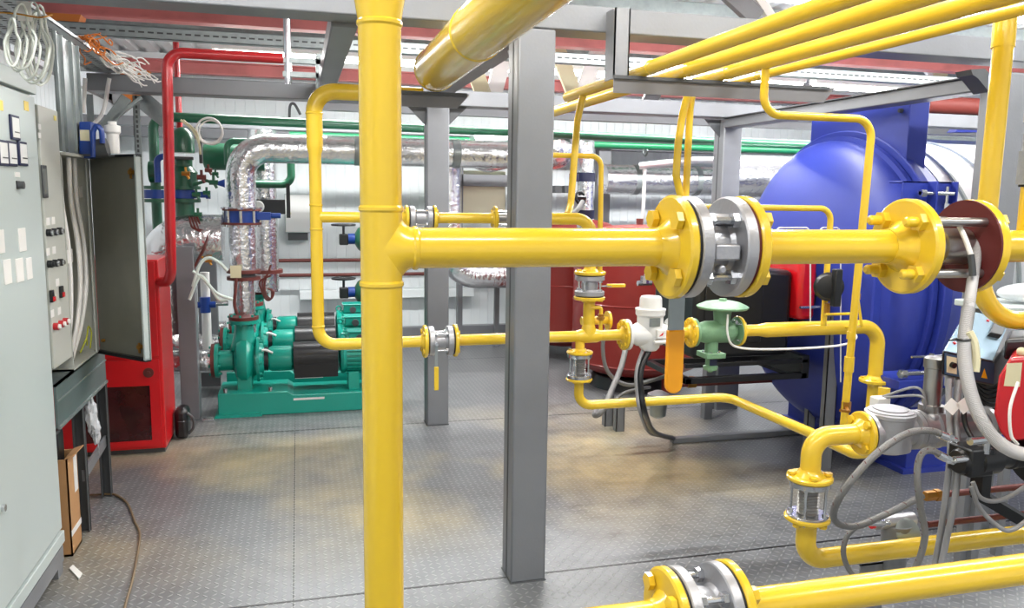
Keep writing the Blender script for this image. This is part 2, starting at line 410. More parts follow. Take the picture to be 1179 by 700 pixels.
def gusset(par, p, dx, s=.13, lb=None):
    x, y, z = p
    P('gusset', M().prism([(x, y, z), (x+dx*s, y, z), (x, y, z-s)], (0, .008, 0)), STEELD, par, lb)
gusset(c2, (.842, 5.44, 2.19), -1); gusset(c2, (.992, 5.44, 2.19), 1); gusset(c3, (3.035, 5.44, 2.18), -1)
P('gusset', M().prism([at(a, b, 'y', 3.04) for a, b in ((1118, 80), (1134, 79), (1140, 85), (1139, 106), (1126, 90), (1120, 86))], (0, .09, 0)), STEELD, c4, 'dark triangular gusset')
P('gusset', M().prism([(.86, 3.18, 2.2), (.86, 3.34, 2.2), (.86, 3.18, 2.06)], (.06, 0, 0)), STEELD, c1, 'dark triangular gusset')
def beam(name, p0, p1, lb, g):
    mb = M().box(p0[0], p1[0], p0[1], p1[1], p0[2], p1[2]); return ONE(name, mb, STEEL, lb, 'steel beam', g, .006)
B1 = beam('steel_beam', (-1.74, 3.03, 2.236), (6.2, 3.18, 2.333), 'grey steel beam across the top of the view over the middle column', 'grey steel frame beams')
B2 = beam('steel_beam', (-1.2, 5.38, 2.191), (6.2, 5.53, 2.292), 'grey steel beam farther back, behind the green pipes\' near end', 'grey steel frame beams')
B2['label'] = 'grey steel cross beam farther back, resting on the column beside the pumps'
beam('steel_beam', (.135, 3.182, 2.222), (.235, 5.378, 2.31), 'grey beam joining front and back cross beams, left of the yellow riser', 'grey steel frame beams')
beam('steel_beam', (.86, 3.182, 2.23), (.96, 5.378, 2.31), 'grey beam joining front and back cross beams above the thick yellow header', 'grey steel frame beams')
yb = M().prism([(3.08, 3.182, 2.115), (3.2, 3.182, 2.115), (3.2, 3.182, 2.182), (3.08, 3.182, 2.182)], (-.05, 2.196, 0))
ONE('steel_beam', yb, STEEL, 'grey beam running back across the top of the blue boiler hood', 'steel beam', 'grey steel frame beams', .006)
tf = M().prism([(3.06, 3.19, 2.182), (3.21, 3.19, 2.182), (3.21, 3.19, 2.188), (3.06, 3.19, 2.188)], (-.05, 2.18, 0))
ONE('flange_strip', tf, STEELD, 'dark top flange strip along the beam over the boiler hood', 'beam flange')
# far frame beam and galvanised channel near the back wall
beam('steel_beam', (-1.7, 7.4, 2.14), (7.3, 7.5, 2.22), 'grey beam near the back wall behind the green pipes', 'grey steel frame beams')
# angle bracket under the thick header
def angle_x(x0, x1, y, zt, h=.055, w=.07, cut=.05):
    mb = M().prism([(x0, y, zt-h), (x1-cut, y, zt-h), (x1, y, zt), (x0, y, zt)], (0, .006, 0))
    mb.box(x0, x1, y-.0, y+w, zt-.0, zt+.006); return mb
YB = 3.45
bx = at(540, 105, 'y', 3.40)
ONE('angle_bracket', angle_x(at(418, 105, 'y', 3.40).x, bx.x, 3.40, 2.018, .055, .10), MIDG, 'short grey angle bracket carrying the thick yellow header', 'bracket', 'pipe brackets')
ab_ = [o for o in bpy.data.objects if o.name == 'angle_bracket'][0]
P('lip', M().box(at(418, 105, 'y', 3.40).x, bx.x-.01, 3.392, 3.40, 2.012, 2.026), STEELD, ab_, 'dark top lip')
bk = T('angle_bracket', 'long grey angle bracket carrying the four parallel yellow pipes', 'bracket', (1.6, 2.95, 2.0), 'pipe brackets')
P('angle', angle_x(1.175, 2.15, 2.93, 2.055, .058, .07), MIDG, bk)
P('lip', M().box(1.172, 2.12, 2.922, 2.93, 2.049, 2.062), STEELD, bk, 'dark top lip')
P('hanger', M().box(1.172, 1.178, 2.93, 3.02, 2.05, 2.31).box(1.172, 1.235, 2.93, 2.936, 2.05, 2.31).box(1.229, 1.235, 2.93, 3.02, 2.05, 2.31), STEEL, bk)
# ================================================================== FLANGES, VALVES
def flange_mb(p, d, R, th, rp, hub=0.0):
    """disc from p along d, with an optional weld hub on the far side (negative d)"""
    prof = []
    if hub: prof += [(-hub, rp*1.02), (-hub*.55, rp*1.12), (-hub*.12, rp*1.45)]
    prof += [(0, rp*1.5 if hub else R-.004), (0, R-.004), (.003, R), (th-.003, R), (th, R-.003)]
    return M().lathe(p, d, prof, 48)
def bolt_ring(par, p, d, Rb, n, rb, L, mt, ph=PI/4, name='bolt', lb=None):
    """n bolts with hex heads on a circle; head at p, shank along d"""
    dd, u, w = frame(d)
    for i in range(n):
        a = ph + 2*PI*i/n
        q = V(p) + (u*math.cos(a)+w*math.sin(a))*Rb
        P(name, M().bolt(q, dd, rb, L), mt, par, lb)
def far_flange(par, p, d, R, th, rp, mt=None, n=4, bolts=True, ph=PI/4):
    """welded flange on a pipe thing, bolt heads on its outer face; d points to the mating side"""
    d = V(d).normalized(); mt = mt or YEL
    f = P('flange', flange_mb(p, d, R, th, rp, hub=rp*.5), mt, par)
    if bolts: bolt_ring(f, V(p)-d*(R*.07), d, R*.76, n, R*.085, R*.08, mt, ph)
    return f
def weld(mb, p, d, r): mb.lathe(p, d, [(-.005, r), (-.002, r+.0022), (.002, r+.0022), (.005, r)], 32)
def wafer(name, lb, cat, p0, d, L, R, rp, mt=CAST, group=None, n=4, ring=DARK, ft=.2, fancy=False):
    """valve body with two flanges and open bolts between them, from p0 along d, overall length L"""
    p0 = V(p0); d = V(d).normalized(); t = T(name, lb, cat, p0+d*L/2, group)
    g = L*.05; f = L*ft
    P('gasket', M().cyl(p0, p0+d*g, R*.93, n=40), ring, t, 'dark sealing ring')
    P('gasket', M().cyl(p0+d*(L-g), p0+d*L, R*.93, n=40), ring if not fancy else MAROON, t, 'dark sealing ring')
    P('body_flange', M().lathe(p0+d*g, d, [(0, R*.95), (.002, R*.98), (f-.002, R*.98), (f, R*.95)], 40), mt, t)
    P('body_flange', M().lathe(p0+d*(L-g-f), d, [(0, R*.95), (.002, R*.98), (f-.002, R*.98), (f, R*.95)], 40), mt, t)
    body = M().lathe(p0+d*(g+f*.9), d, [(0, rp*1.6), (L*.08, rp*1.35), (L*.3-g, rp*1.5), (L-2*g-2*f*.9-L*.08, rp*1.35), (L-2*g-2*f*.9, rp*1.6)], 32)
    P('body', body, mt, t)
    dd, u, w = frame(d)
    for i in range(n):
        a = PI/4 + 2*PI*i/n; q = p0 + (u*math.cos(a)+w*math.sin(a))*R*.76
        mb = M().cyl(q+d*g, q+d*(L-g), R*.07, n=10)
        mb.cyl(q+d*(g+f), q+d*(g+f+R*.14), R*.15, n=6); mb.cyl(q+d*(L-g-f-R*.14), q+d*(L-g-f), R*.15, n=6)
        P('stud', mb, CHROME, t)
    return t
def compensator(name, lb, cat, p0, d, L, R, rp, group=None):
    """sight piece: two thin steel flanges, steel bellows and four tie rods"""
    p0 = V(p0); d = V(d).normalized(); t = T(name, lb, cat, p0+d*L/2, group); th = L*.15
    P('end_flange', M().lathe(p0, d, [(0, R*.96), (.002, R), (th-.002, R), (th, R*.96)], 36), CHROME, t)
    P('end_flange', M().lathe(p0+d*(L-th), d, [(0, R*.96), (.002, R), (th-.002, R), (th, R*.96)], 36), CHROME, t)
    pf = [(0, rp*1.0)]; k = 9; q = (L-2*th)/k
    for i in range(k): pf += [(q*(i+.15), rp*1.0), (q*(i+.5), rp*1.18), (q*(i+.85), rp*1.0)]
    P('bellows', M().lathe(p0+d*th, d, pf+[(L-2*th, rp)], 28), STAIN, t)
    dd, u, w = frame(d)
    for i in range(4):
        a = PI/4+PI/2*i; s = p0+(u*math.cos(a)+w*math.sin(a))*R*.8
        P('tie_rod', M().cyl(s-d*.008, s+d*(L+.008), R*.07, n=10).cyl(s+d*th, s+d*(th+R*.1), R*.13, n=6).cyl(s+d*(L-th-R*.1), s+d*(L-th), R*.13, n=6), CHROME, t)
    return t
# ================================================================== FOREGROUND GAS MANIFOLD (nearest)
YM = 1.13; XR = .112; ZM = 1.525; r = .029
man = T('gas_manifold', 'thick upright yellow gas pipe in the foreground with two branches running right', 'pipe', (XR, YM, 0))
P('foot_plate', M().lathe((XR, YM, 0), Z, [(0, .075), (.012, .075), (.014, .07)], 32), YEL, man)
P('riser', M().lathe((XR, YM, .01), Z, [(0, r), (1.82, r), (1.86, .0355), (1.885, .038), (2.3, .038)], 48), YEL, man)
def welds(par, lst):
    for p_, d_, r_ in lst:
        wm = M(); weld(wm, p_, d_, r_); P('weld', wm, YEL, par)
welds(man, [((XR, YM, z), Z, r) for z in (1.475, 1.58, .975, .87, 1.828)] + [((XR+.047, YM, ZM), X, r), ((XR+.047, YM, .915), X, r)])
def tee_collar(z):
    """smooth saddle swelling where the branch leaves the riser"""
    n, k = 40, 8; vs = []
    for i in range(k+1):
        t_ = i/k
        for j in range(n):
            a = 2*PI*j/n
            vs.append((XR + (r*abs(math.sin(a))*.97)*(1-t_) + .045*t_, YM + r*1.004*math.cos(a), z + r*1.004*math.sin(a)*(1+.42*(1-t_)**2.2)))
    return M().add(vs, [(i*n+j, i*n+(j+1) % n, (i+1)*n+(j+1) % n, (i+1)*n+j) for i in range(k) for j in range(n)])
XF1, XV1, XF2 = .550, .5665, .668
P('branch_pipe', M().cyl((XR, YM, ZM), (XF1-.004, YM, ZM), r, n=40), YEL, man)
P('saddle', tee_collar(ZM), YEL, man); P('saddle', tee_collar(.915), YEL, man)
f1 = P('flange', flange_mb((XF1, YM, ZM), X, .08, .015, r, hub=.022), YEL, man)
bolt_ring(f1, (XF1-.012, YM, ZM), X, .060, 4, .0078, .013, YEL)
v1 = wafer('ball_valve', 'large grey cast valve between yellow flanges, orange handle hanging below', 'valve', (XV1-.0012, YM, ZM), X, XF2-XV1+.0012, .08, r, fancy=True, ft=.19)
# pads and stem boss cast on the valve body
P('boss', M().obox((.617, YM-.052, ZM-.004), (.021, .014, .012), Matrix.Identity(3)).cyl((.612, YM-.045, ZM-.03), (.612, YM-.062, ZM-.03), .007, n=12), CAST, v1, bevel=.003)
P('boss', M().box(.595, .640, YM-.03, YM+.02, ZM+.036, ZM+.052), CAST, v1, bevel=.004)
P('stem', M().cyl((.617, YM+.03, ZM-.01), (.617, YM+.1, ZM-.01), .010, n=16).cyl((.617, YM+.08, ZM-.01), (.617, YM+.09, ZM-.01), .016, n=6), CHROME, v1)
hd = M().prism([(.603, YM+.092, ZM+.008), (.603, YM+.092, 1.36), (.631, YM+.092, 1.36), (.631, YM+.092, ZM+.008)], (0, .005, 0))
lev = P('lever', hd, GALV, v1, 'grey steel lever')
gp = []
for i in range(9): a = PI+PI*i/8; gp.append((.617+.0152*math.cos(a), YM+.089, 1.283+.0152*math.sin(a)))
gp += [(.6322, YM+.089, 1.378), (.6018, YM+.089, 1.378)]
P('grip', M().prism(gp, (0, .011, 0)), ORH, lev, 'orange sleeve on the lever', bevel=.002)
# middle piece between the valve and the measuring insert
XF3, XF4 = .978, 1.108
mid = T('gas_pipe_spool', 'yellow pipe length between the large grey valve and the open measuring gap', 'pipe', (.82, YM, ZM), 'yellow foreground spools')
P('pipe', M().cyl((XF2+.01, YM, ZM), (XF3, YM, ZM), r*.97, n=40), YEL, mid)
g = P('flange', M().lathe((XF2, YM, ZM), X, [(0, .077), (.003, .08), (.013, .08), (.016, .077), (.0165, .042), (.022, .034), (.03, r)], 48), YEL, mid)
bolt_ring(g, (XF2+.028, YM, ZM), -X, .060, 4, .0078, .013, YEL)
g = P('flange', flange_mb((XF3, YM, ZM), X, .08, .018, r, hub=.03), YEL, mid)
dd, u_, w_ = frame(X)
for i in range(4):
    a = PI/4+PI/2*i; q = V((XF3, YM, ZM))+(u_*math.cos(a)+w_*math.sin(a))*.060
    P('bolt', M().cyl(q-X*.012, q, .0155, n=6).cyl(q-X*.030, q-X*.011, .0085, n=12).lathe(q-X*.034, X, [(0, .005), (.004, .0085)], 12), YEL, g)
ins = T('measuring_insert', 'bare steel measuring insert with long studs and maroon gasket in the foreground pipe', 'pipe insert', (1.05, YM, ZM))
P('core', M().lathe((XF3+.018, YM, ZM), X, [(0, .03), (.03, .03), (.032, .026), (.05, .026), (.052, .031), (XF4-XF3-.02, .031)], 36), STAIN, ins)
P('gasket', M().cyl((XF4-.004, YM, ZM), (XF4, YM, ZM), .079, n=48), MAROON, ins, 'maroon gasket disc')
for i in range(4):
    a = PI/4+PI/2*i; q = V((XF3+.016, YM, ZM))+(u_*math.cos(a)+w_*math.sin(a))*.060
    P('stud', M().cyl(q, V((XF4-.001, q.y, q.z)), .0075, n=14), STAIN, ins)
P('sensor_lead', M().spline([(1.058, YM-.03, ZM+.045), (1.064, YM-.045, ZM+.015), (1.068, YM-.055, ZM-.01)], .0045, n=8), WHITEP, ins, 'short white sensor lead')
P('sensor_tip', M().spline([(1.068, YM-.055, ZM-.01), (1.07, YM-.058, ZM-.03), (1.071, YM-.06, ZM-.045)], .0055, n=8), STEELD, ins)
rt_ = T('gas_pipe_spool', 'yellow pipe leaving the picture right after the maroon gasket, with a stub on top', 'pipe', (1.3, YM, ZM), 'yellow foreground spools')
P('pipe', M().cyl((XF4+.012, YM, ZM), (2.0, YM, ZM), r*.97, n=40), YEL, rt_)
g = P('flange', M().lathe((XF4, YM, ZM), X, [(0, .078), (.003, .08), (.015, .08), (.019, .076), (.02, .045), (.034, .036), (.05, r)], 48), YEL, rt_)
bolt_ring(g, (XF4+.031, YM, ZM), -X, .060, 4, .0078, .013, YEL)
P('stub', M().cyl((1.236, YM, ZM), (1.236, YM, ZM+.105), .0145, n=24), YEL, rt_)
gv = T('gauge_cock', 'grey steel fitting on the yellow stub at the right edge', 'fitting', (1.236, YM, ZM+.105))
P('nut', M().cyl((1.236, YM, ZM+.107), (1.236, YM, ZM+.165), .023, n=6), CAST, gv)
P('body', M().lathe((1.236, YM, ZM+.163), Z, [(0, .018), (.03, .018), (.034, .012), (.05, .012), (.052, .02), (.075, .02), (.08, .011), (.14, .011)], 20), CAST, gv)
P('collar', M().cyl((1.236, YM, ZM+.103), (1.236, YM, ZM+.109), .018, n=20), DARK, gv)
# lower branch
ZL = .915
P('branch_pipe', M().cyl((XR, YM, ZL), (.566, YM, ZL), r, n=40), YEL, man)
f1 = P('flange', flange_mb((.568, YM, ZL), X, .08, .016, r, hub=.022), YEL, man)
bolt_ring(f1, (.556, YM, ZL), X, .060, 4, .0078, .013, YEL)
v2 = wafer('ball_valve', 'grey cast valve cut by the bottom edge of the picture', 'valve', (.584, YM, ZL), X, .100, .08, r, fancy=False, ft=.19)
low = T('gas_pipe_spool', 'yellow pipe running right along the bottom edge of the picture', 'pipe', (1.2, YM, ZL), 'yellow foreground spools')
P('pipe', M().cyl((.69, YM, ZL), (2.0, YM, ZL), r*.98, n=40), YEL, low)
g = P('flange', M().lathe((.684, YM, ZL), X, [(0, .077), (.003, .08), (.013, .08), (.016, .077), (.0165, .042), (.022, .034), (.03, r)], 48), YEL, low)
bolt_ring(g, (.712, YM, ZL), -X, .060, 4, .0078, .013, YEL)
# white corrugated conduit hanging from the insert
cp = [dpt(1128, 262, 1.36), dpt(1123, 300, 1.34), dpt(1116, 350, 1.31), dpt(1110, 400, 1.27), dpt(1117, 450, 1.22), dpt(1137, 495, 1.18), dpt(1168, 520, 1.17), dpt(1215, 526, 1.2)]
path = crom(cp, 30); fine = []
for i in range(len(path)-1):
    for q in range(2): fine.append(path[i].lerp(path[i+1], q/2))
fine.append(path[-1])
t = T('cable_conduit', 'white corrugated conduit curving down from the measuring insert to the right', 'conduit', cp[0])
nn = len(fine)
P('conduit', M().sweep(fine, [(.0088 + (.0014 if i % 2 else 0)) if i > nn*.30 else .0078+(.0012 if i % 2 else 0) for i in range(nn)], 14), CONDUIT, t, sharp=80)
tz = dpt(1108, 391, 1.275)
P('cable_tie', M().ring(tz, (0, .1, 1), .0106, .0022, 20, 6).cyl(tz+V((-.012, 0, 0)), tz+V((-.03, -.005, .001)), .0015, n=6), BLACK, t)
P('tape', M().spline([dpt(1116, 382, 1.272), dpt(1122, 395, 1.27), dpt(1124, 415, 1.27), dpt(1123, 428, 1.27)], [.006]*25 if False else .006, n=8), CREAM, t, 'loose cream tape end')
# ================================================================== THICK HEADER AND SECOND GAS MANIFOLD (Y = 3.45)
hx, hz = .572, 2.122
hdr = T('gas_header', 'thick glossy yellow header pipe running overhead toward the camera', 'pipe', (hx, 1.5, hz))
P('pipe', M().cyl((hx, -1.2, hz), (hx, 3.43, hz), .089, n=56), YEL, hdr)
P('end_cap', M().lathe((hx, 3.425, hz), Y, [(0, .089), (.03, .086), (.05, .072), (.062, .046), (.068, .012)], 48), YEL, hdr)
for y in (3.42, 2.62):
    wm = M().lathe((hx, y, hz), Y, [(-.01, .089), (-.003, .0925), (.003, .0925), (.01, .089)], 48); P('weld', wm, YEL, hdr)
R0 = at(364, 250, 'y', YB); zB = R0.z; xR = R0.x
zC = at(640, 388, 'y', YB).z
zt = at(395, 106, 'y', YB).z
man2 = T('gas_manifold', 'thinner upright yellow pipe loop behind the foreground riser, with elbows top and bottom', 'pipe', (xR, YB, 0.9))
zr1 = at(364, 168, 'y', YB).z; zr2 = at(364, 181, 'y', YB).z
P('riser', M().tube([(xR, YB, zr1), (xR, YB, zt), (.52, YB, zt)], .0335, bend=.085, n=28, seg=12), YEL, man2)
P('reducer', M().lathe((xR, YB, zr2), Z, [(0, .0255), (.012, .0262), (zr1-zr2-.006, .0335), (zr1-zr2, .0335)], 28), YEL, man2)
xv1 = mv((xR, YB, zC), 'x', px=487).x; xv2 = mv((xR, YB, zC), 'x', px=526).x
P('riser', M().tube([(xR, YB, zr2), (xR, YB, zC), (xv1, YB, zC)], .0255, bend=.075, n=28, seg=12), YEL, man2)
xb1 = mv((xR, YB, zB), 'x', px=466).x; xb2 = mv((xR, YB, zB), 'x', px=502).x
P('branch_pipe', M().cyl((xR, YB, zB), (xb1+.012, YB, zB), .023, n=24), YEL, man2)
welds(man2, [((xR, YB, z), Z, rr_) for z, rr_ in ((zB+.05, .0255), (zB-.05, .0255), (zt-.09, .0335), (zC+.08, .0255))])
far_flange(man2, (xb1, YB, zB), X, .055, .014, .024)
wafer('flanged_valve', 'small grey valve in the yellow line just right of the foreground riser, upper line', 'valve', (xb1+.014, YB, zB), X, xb2-xb1-.028, .052, .024)
far_flange(man2, (xv1, YB, zC), X, .073, .016, .025)
vC = wafer('flanged_valve', 'grey valve with yellow hanging lever in front of the column beside the pumps', 'valve', (xv1+.016, YB, zC), X, xv2-xv1-.032, .068, .026)
xl = mv((0, YB-.04, zC), 'x', px=501).x
P('lever', M().box(xl-.006, xl+.006, YB-.075, YB-.07, zC-.115, zC), GALV, vC)
P('grip', M().box(xl-.010, xl+.010, YB-.079, YB-.068, zC-.205, zC-.10), YEL, vC, 'yellow lever grip', bevel=.003)
P('stem', M().cyl((xl, YB-.02, zC), (xl, YB-.085, zC), .008, n=12), CHROME, vC)
# upper line B, to the open flange and on to the elbow
xo = mv((0, YB, zB), 'x', px=568).x
sp = T('gas_pipe_spool', 'thin yellow pipe of the upper line, ending in a flange beside the thick grey column', 'pipe', (xb2, YB, zB), 'yellow thin spools')
P('pipe', M().cyl((xb2-.012, YB, zB), (xo, YB, zB), .0235, n=24), YEL, sp)
far_flange(sp, (xb2, YB, zB), -X, .055, .014, .024); far_flange(sp, (xo, YB, zB), X, .055, .014, .024)
oi = T('measuring_insert', 'small bare steel insert with studs in the thin upper yellow line', 'pipe insert', (xo+.06, YB, zB))
P('core', M().cyl((xo+.014, YB, zB), (xo+.105, YB, zB), .022, n=20), STAIN, oi)
for i in range(4):
    a = PI/4+PI/2*i; P('stud', M().cyl((xo+.01, YB+.042*math.cos(a), zB+.042*math.sin(a)), (xo+.11, YB+.042*math.cos(a), zB+.042*math.sin(a)), .005, n=8), CHROME, oi)
xd = mv((0, YB, zB), 'x', px=681).x
zv1 = mv((xd, YB, zB), 'z', py=312).z; zv2 = mv((xd, YB, zB), 'z', py=345).z
dn = T('gas_pipe_spool', 'yellow pipe with wide elbow turning down behind the foreground pipe by the red tank', 'pipe', (xd, YB, zv1), 'yellow thin spools')
P('pipe', M().tube([(xo+.12, YB, zB-.0), (xd, YB, zB), (xd, YB, zv1)], .0275, bend=.075, n=24, seg=12), YEL, dn)
far_flange(dn, (xo+.119, YB, zB), -X, .055, .014, .026)
far_flange(dn, (xd, YB, zv1+.0), -Z, .073, .016, .027)
v3 = wafer('flanged_valve', 'upright grey valve with a yellow lever pointing right, in front of the red tank', 'valve', (xd, YB, zv1-.016), -Z, zv1-zv2-.032, .070, .027)
hz_ = (zv1+zv2)/2-.005
P('lever', M().box(xd+.05, xd+.105, YB-.012, YB+.012, hz_-.002, hz_+.002), GALV, v3)
P('grip', M().box(xd+.085, xd+.175, YB-.011, YB+.011, hz_-.006, hz_+.010), YEL, v3, 'yellow lever grip', bevel=.003)
# cross piece and line C
xf = mv((0, YB, zC), 'x', px=716).x
xcol_l = .80
cr = T('gas_pipe_cross', 'yellow pipe cross beside the white gas meter, with lines meeting from all four sides', 'pipe', (xd, YB, zC))
P('pipe', M().cyl((xv2-.012, YB, zC), (xf, YB, zC), .0255, n=28), YEL, cr)
far_flange(cr, (xv2, YB, zC), -X, .073, .016, .025); far_flange(cr, (xv2, YB, zC), -X, .073, .016, .025) if False else None
P('branch_pipe', M().cyl((xd, YB, zC), (xd, YB, zv2), .0275, n=28), YEL, cr)
far_flange(cr, (xd, YB, zv2), Z, .073, .016, .027)
P('saddle', M().lathe((xd-.06, YB, zC), X, [(0, .0255), (.02, .0325), (.1, .0325), (.12, .0255)], 28), YEL, cr)
P('saddle', M().lathe((xd, YB, zC), Z, [(0, .034), (.035, .034), (.055, .0275)], 28), YEL, cr)
far_flange(cr, (xf, YB, zC), X, .073, .016, .0255, n=8)
xs = mv((0, YB, zC), 'x', px=668).x
zs1 = mv((xs, YB, zC), 'z', py=404).z; zs2 = mv((xs, YB, zC), 'z', py=438).z
P('branch_pipe', M().cyl((xs, YB, zs1), (xs, YB, zC), .022, n=24), YEL, cr)
far_flange(cr, (xs, YB, zs1), -Z, .062, .012, .022)
compensator('bellows_joint', 'small steel bellows joint with tie rods under the yellow cross', 'bellows joint', (xs, YB, zs1-.012), -Z, zs1-zs2-.024, .058, .026, 'steel bellows joints')
# bypass with little cock beside the upright
bx_ = xd+.052
P('bypass', M().tube([(xd, YB-.02, zv2-.035), (bx_, YB-.02, zv2-.035), (bx_, YB-.02, zC+.03)], .009, bend=.012, n=12), YEL, cr)
P('cock', M().cyl((bx_, YB-.02, zC+.075), (bx_, YB-.02, zC+.105), .014, n=6).cyl((bx_, YB-.045, zC+.09), (bx_, YB-.02, zC+.09), .005, n=8).obox((bx_-.012, YB-.048, zC+.09), (.02, .003, .005), Matrix.Identity(3)), BRASS, cr)
P('instrument_flange', M().lathe((xd+.13, YB+.10, zC+.055), X, [(0, .045), (.012, .045)], 28).cyl((xd, YB+.10, zC+.055), (xd+.13, YB+.10, zC+.055), .02, n=16), YEL, cr)
# lower return line leaving the bellows, running right and then toward the near burner
zlow = mv((xs, YB, zs2), 'z', py=467).z
xk = mv((0, YB, zlow), 'x', px=838).x
pA = at(930, 497, 'z', zlow-.0); pB = at(992, 526, 'z', zlow)
lr = T('gas_pipe_spool', 'yellow pipe running low from the small bellows joint across toward the blue boiler', 'pipe', (xs, YB, zs2), 'yellow thin spools')
pC = mv(pB + V((.10, .04, 0)), 'z', py=500) if False else pB+V((.10, .02, .05))
P('pipe', M().tube([(xs, YB, zs2+.006), (xs, YB, zlow), (xk, YB, zlow), pA, pB, pB+V((.12, .05, .03)), pB+V((.13, .06, .25))], .0225, bend=.07, n=24, seg=10), YEL, lr)
far_flange(lr, (xs, YB, zs2), Z, .062, .012, .022)
# ------------------------------------------------------------------ gas meter (white)
xm1 = mv((0, YB, zC), 'x', px=729).x; xm2 = mv((0, YB, zC), 'x', px=774).x; xm = mv((0, YB, zC), 'x', px=748).x
mt_ = T('gas_meter', 'white rotary gas meter with a round cap on top, between yellow flanges', 'gas meter', (xm, YB, zC))
zt1 = mv((xm, YB, zC), 'z', py=366).z; zt0 = mv((xm, YB, zC), 'z', py=341).z; zt2 = mv((xm, YB, zC), 'z', py=357).z; zb = mv((xm, YB, zC), 'z', py=403).z
P('end_flange', M().lathe((xf+.018, YB, zC), X, [(0, .073), (.014, .073)], 36), METER, mt_)
P('end_flange', M().lathe((xm2-.016, YB, zC), X, [(0, .073), (.016, .073)], 36), METER, mt_)
P('body', M().lathe((xf+.03, YB, zC), X, [(0, .04), (.02, .04), (.045, .055), (xm2-xf-.09, .055), (xm2-xf-.065, .04), (xm2-xf-.045, .04)], 32), METER, mt_)
P('housing', M().lathe((xm, YB, zb), Z, [(0, .035), (.015, .048), (zC-zb, .056), (zC-zb+.05, .062), (zt2-zb-.03, .062), (zt2-zb-.02, .070), (zt2-zb, .070)], 40), METER, mt_)
cap_ = P('cap', M().lathe((xm, YB, zt2), Z, [(0, .072), (.008, .072), (.012, .054), (zt0-zt2-.01, .052), (zt0-zt2, .046)], 40), METER, mt_)
P('plate', M().box(xm-.032, xm+.022, YB-.064, YB-.061, zC+.045, zC+.085), GALV, mt_, 'grey rating plate')
P('dial', M().box(xm+.004, xm+.05, YB-.075, YB-.055, zC-.012, zC+.03).cyl((xm-.01, YB-.07, zC-.028), (xm+.07, YB-.07, zC-.028), .009, n=12), WHITEP, mt_, bevel=.003)
P('arrow', M().prism([(xm+.012, YB-.0765, zC+.0), (xm+.035, YB-.0765, zC+.02), (xm+.032, YB-.0765, zC+.005)], (0, .001, 0)), RED, mt_, 'red arrow')
for i in range(4):
    a = PI/4+PI/2*i
    P('bolt', M().bolt((xm2-.004, YB+.055*math.cos(a), zC+.055*math.sin(a)), -X, .005, .02), CHROME, mt_)
# ------------------------------------------------------------------ regulator (green)
xg1 = mv((0, YB, zC), 'x', px=795).x; xg2 = mv((0, YB, zC), 'x', px=851).x; xg = mv((0, YB, zC), 'x', px=828).x
sp2 = T('gas_pipe_spool', 'short yellow flanged piece between the white meter and the green regulator', 'pipe', (xg1, YB, zC), 'yellow thin spools')
P('pipe', M().cyl((xm2+.004, YB, zC), (xg1, YB, zC), .024, n=24), YEL, sp2)
far_flange(sp2, (xg1-.006, YB, zC), X, .073, .015, .025, n=8); P('flange', flange_mb((xm2+.018, YB, zC), -X, .073, .014, .024, hub=.012), YEL, sp2)
rg = T('pressure_regulator', 'sage green gas pressure regulator with a wide mushroom diaphragm cap', 'regulator', (xg, YB, zC))
zr0 = mv((xg, YB, zC), 'z', py=350).z; zrb = mv((xg, YB, zC), 'z', py=425).z
P('body', M().lathe((xg1+.012, YB, zC), X, [(0, .068), (.012, .068), (.014, .035), (.035, .045), (.07, .055), (xg2-xg1-.07, .055), (xg2-xg1-.035, .035), (xg2-xg1-.028, .068), (xg2-xg1-.013, .068)], 36), SAGE, rg)
dx_ = .012
P('neck', M().lathe((xg+dx_, YB, zC), Z, [(0, .045), (.06, .04), (zr0-zC-.03, .045), (zr0-zC-.02, .06)], 28), SAGE, rg)
P('diaphragm_case', M().lathe((xg+dx_, YB, zr0-.03), Z, [(0, .06), (.008, .118), (.014, .124), (.019, .124), (.024, .116), (.038, .085), (.045, .05), (.047, .02), (.056, .018), (.058, .004)], 48), SAGE, rg)
P('lower_flange', M().obox((xg-.038, YB, zrb+.075), (.052, .052, .013), Matrix.Identity(3)).cyl((xg-.038, YB, zrb+.08), (xg-.038, YB, zC), .032, n=24), SAGE, rg, bevel=.003)
P('spring_case', M().lathe((xg-.038, YB, zrb-.012), Z, [(0, .012), (.008, .014), (.012, .034), (.03, .036), (.034, .026), (.08, .026)], 24), SAGE, rg)
P('rating_plate', M().box(xg-.058, xg-.02, YB-.029, YB-.026, zrb+.025, zrb+.058), BLUEK, rg, 'dark blue rating plate')
for i in range(4):
    a = PI/4+PI/2*i
    P('bolt', M().bolt((xg2-.012, YB+.055*math.cos(a), zC+.055*math.sin(a)), -X, .005, .022), CHROME, rg)
    P('bolt', M().bolt((xg1+.027, YB+.055*math.cos(a), zC+.055*math.sin(a)), -X, .005, .01), CHROME, rg)
for i in range(6):
    a = PI/3*i; P('bolt', M().bolt((xg-.038+.04*math.cos(a), YB+.04*math.sin(a), zrb+.093), -Z, .0045, .02), CHROME, rg)
P('impulse_fitting', M().cyl((xg+.05, YB-.04, zC+.055), (xg+.05, YB-.075, zC+.055), .009, n=6), CHROME, rg)
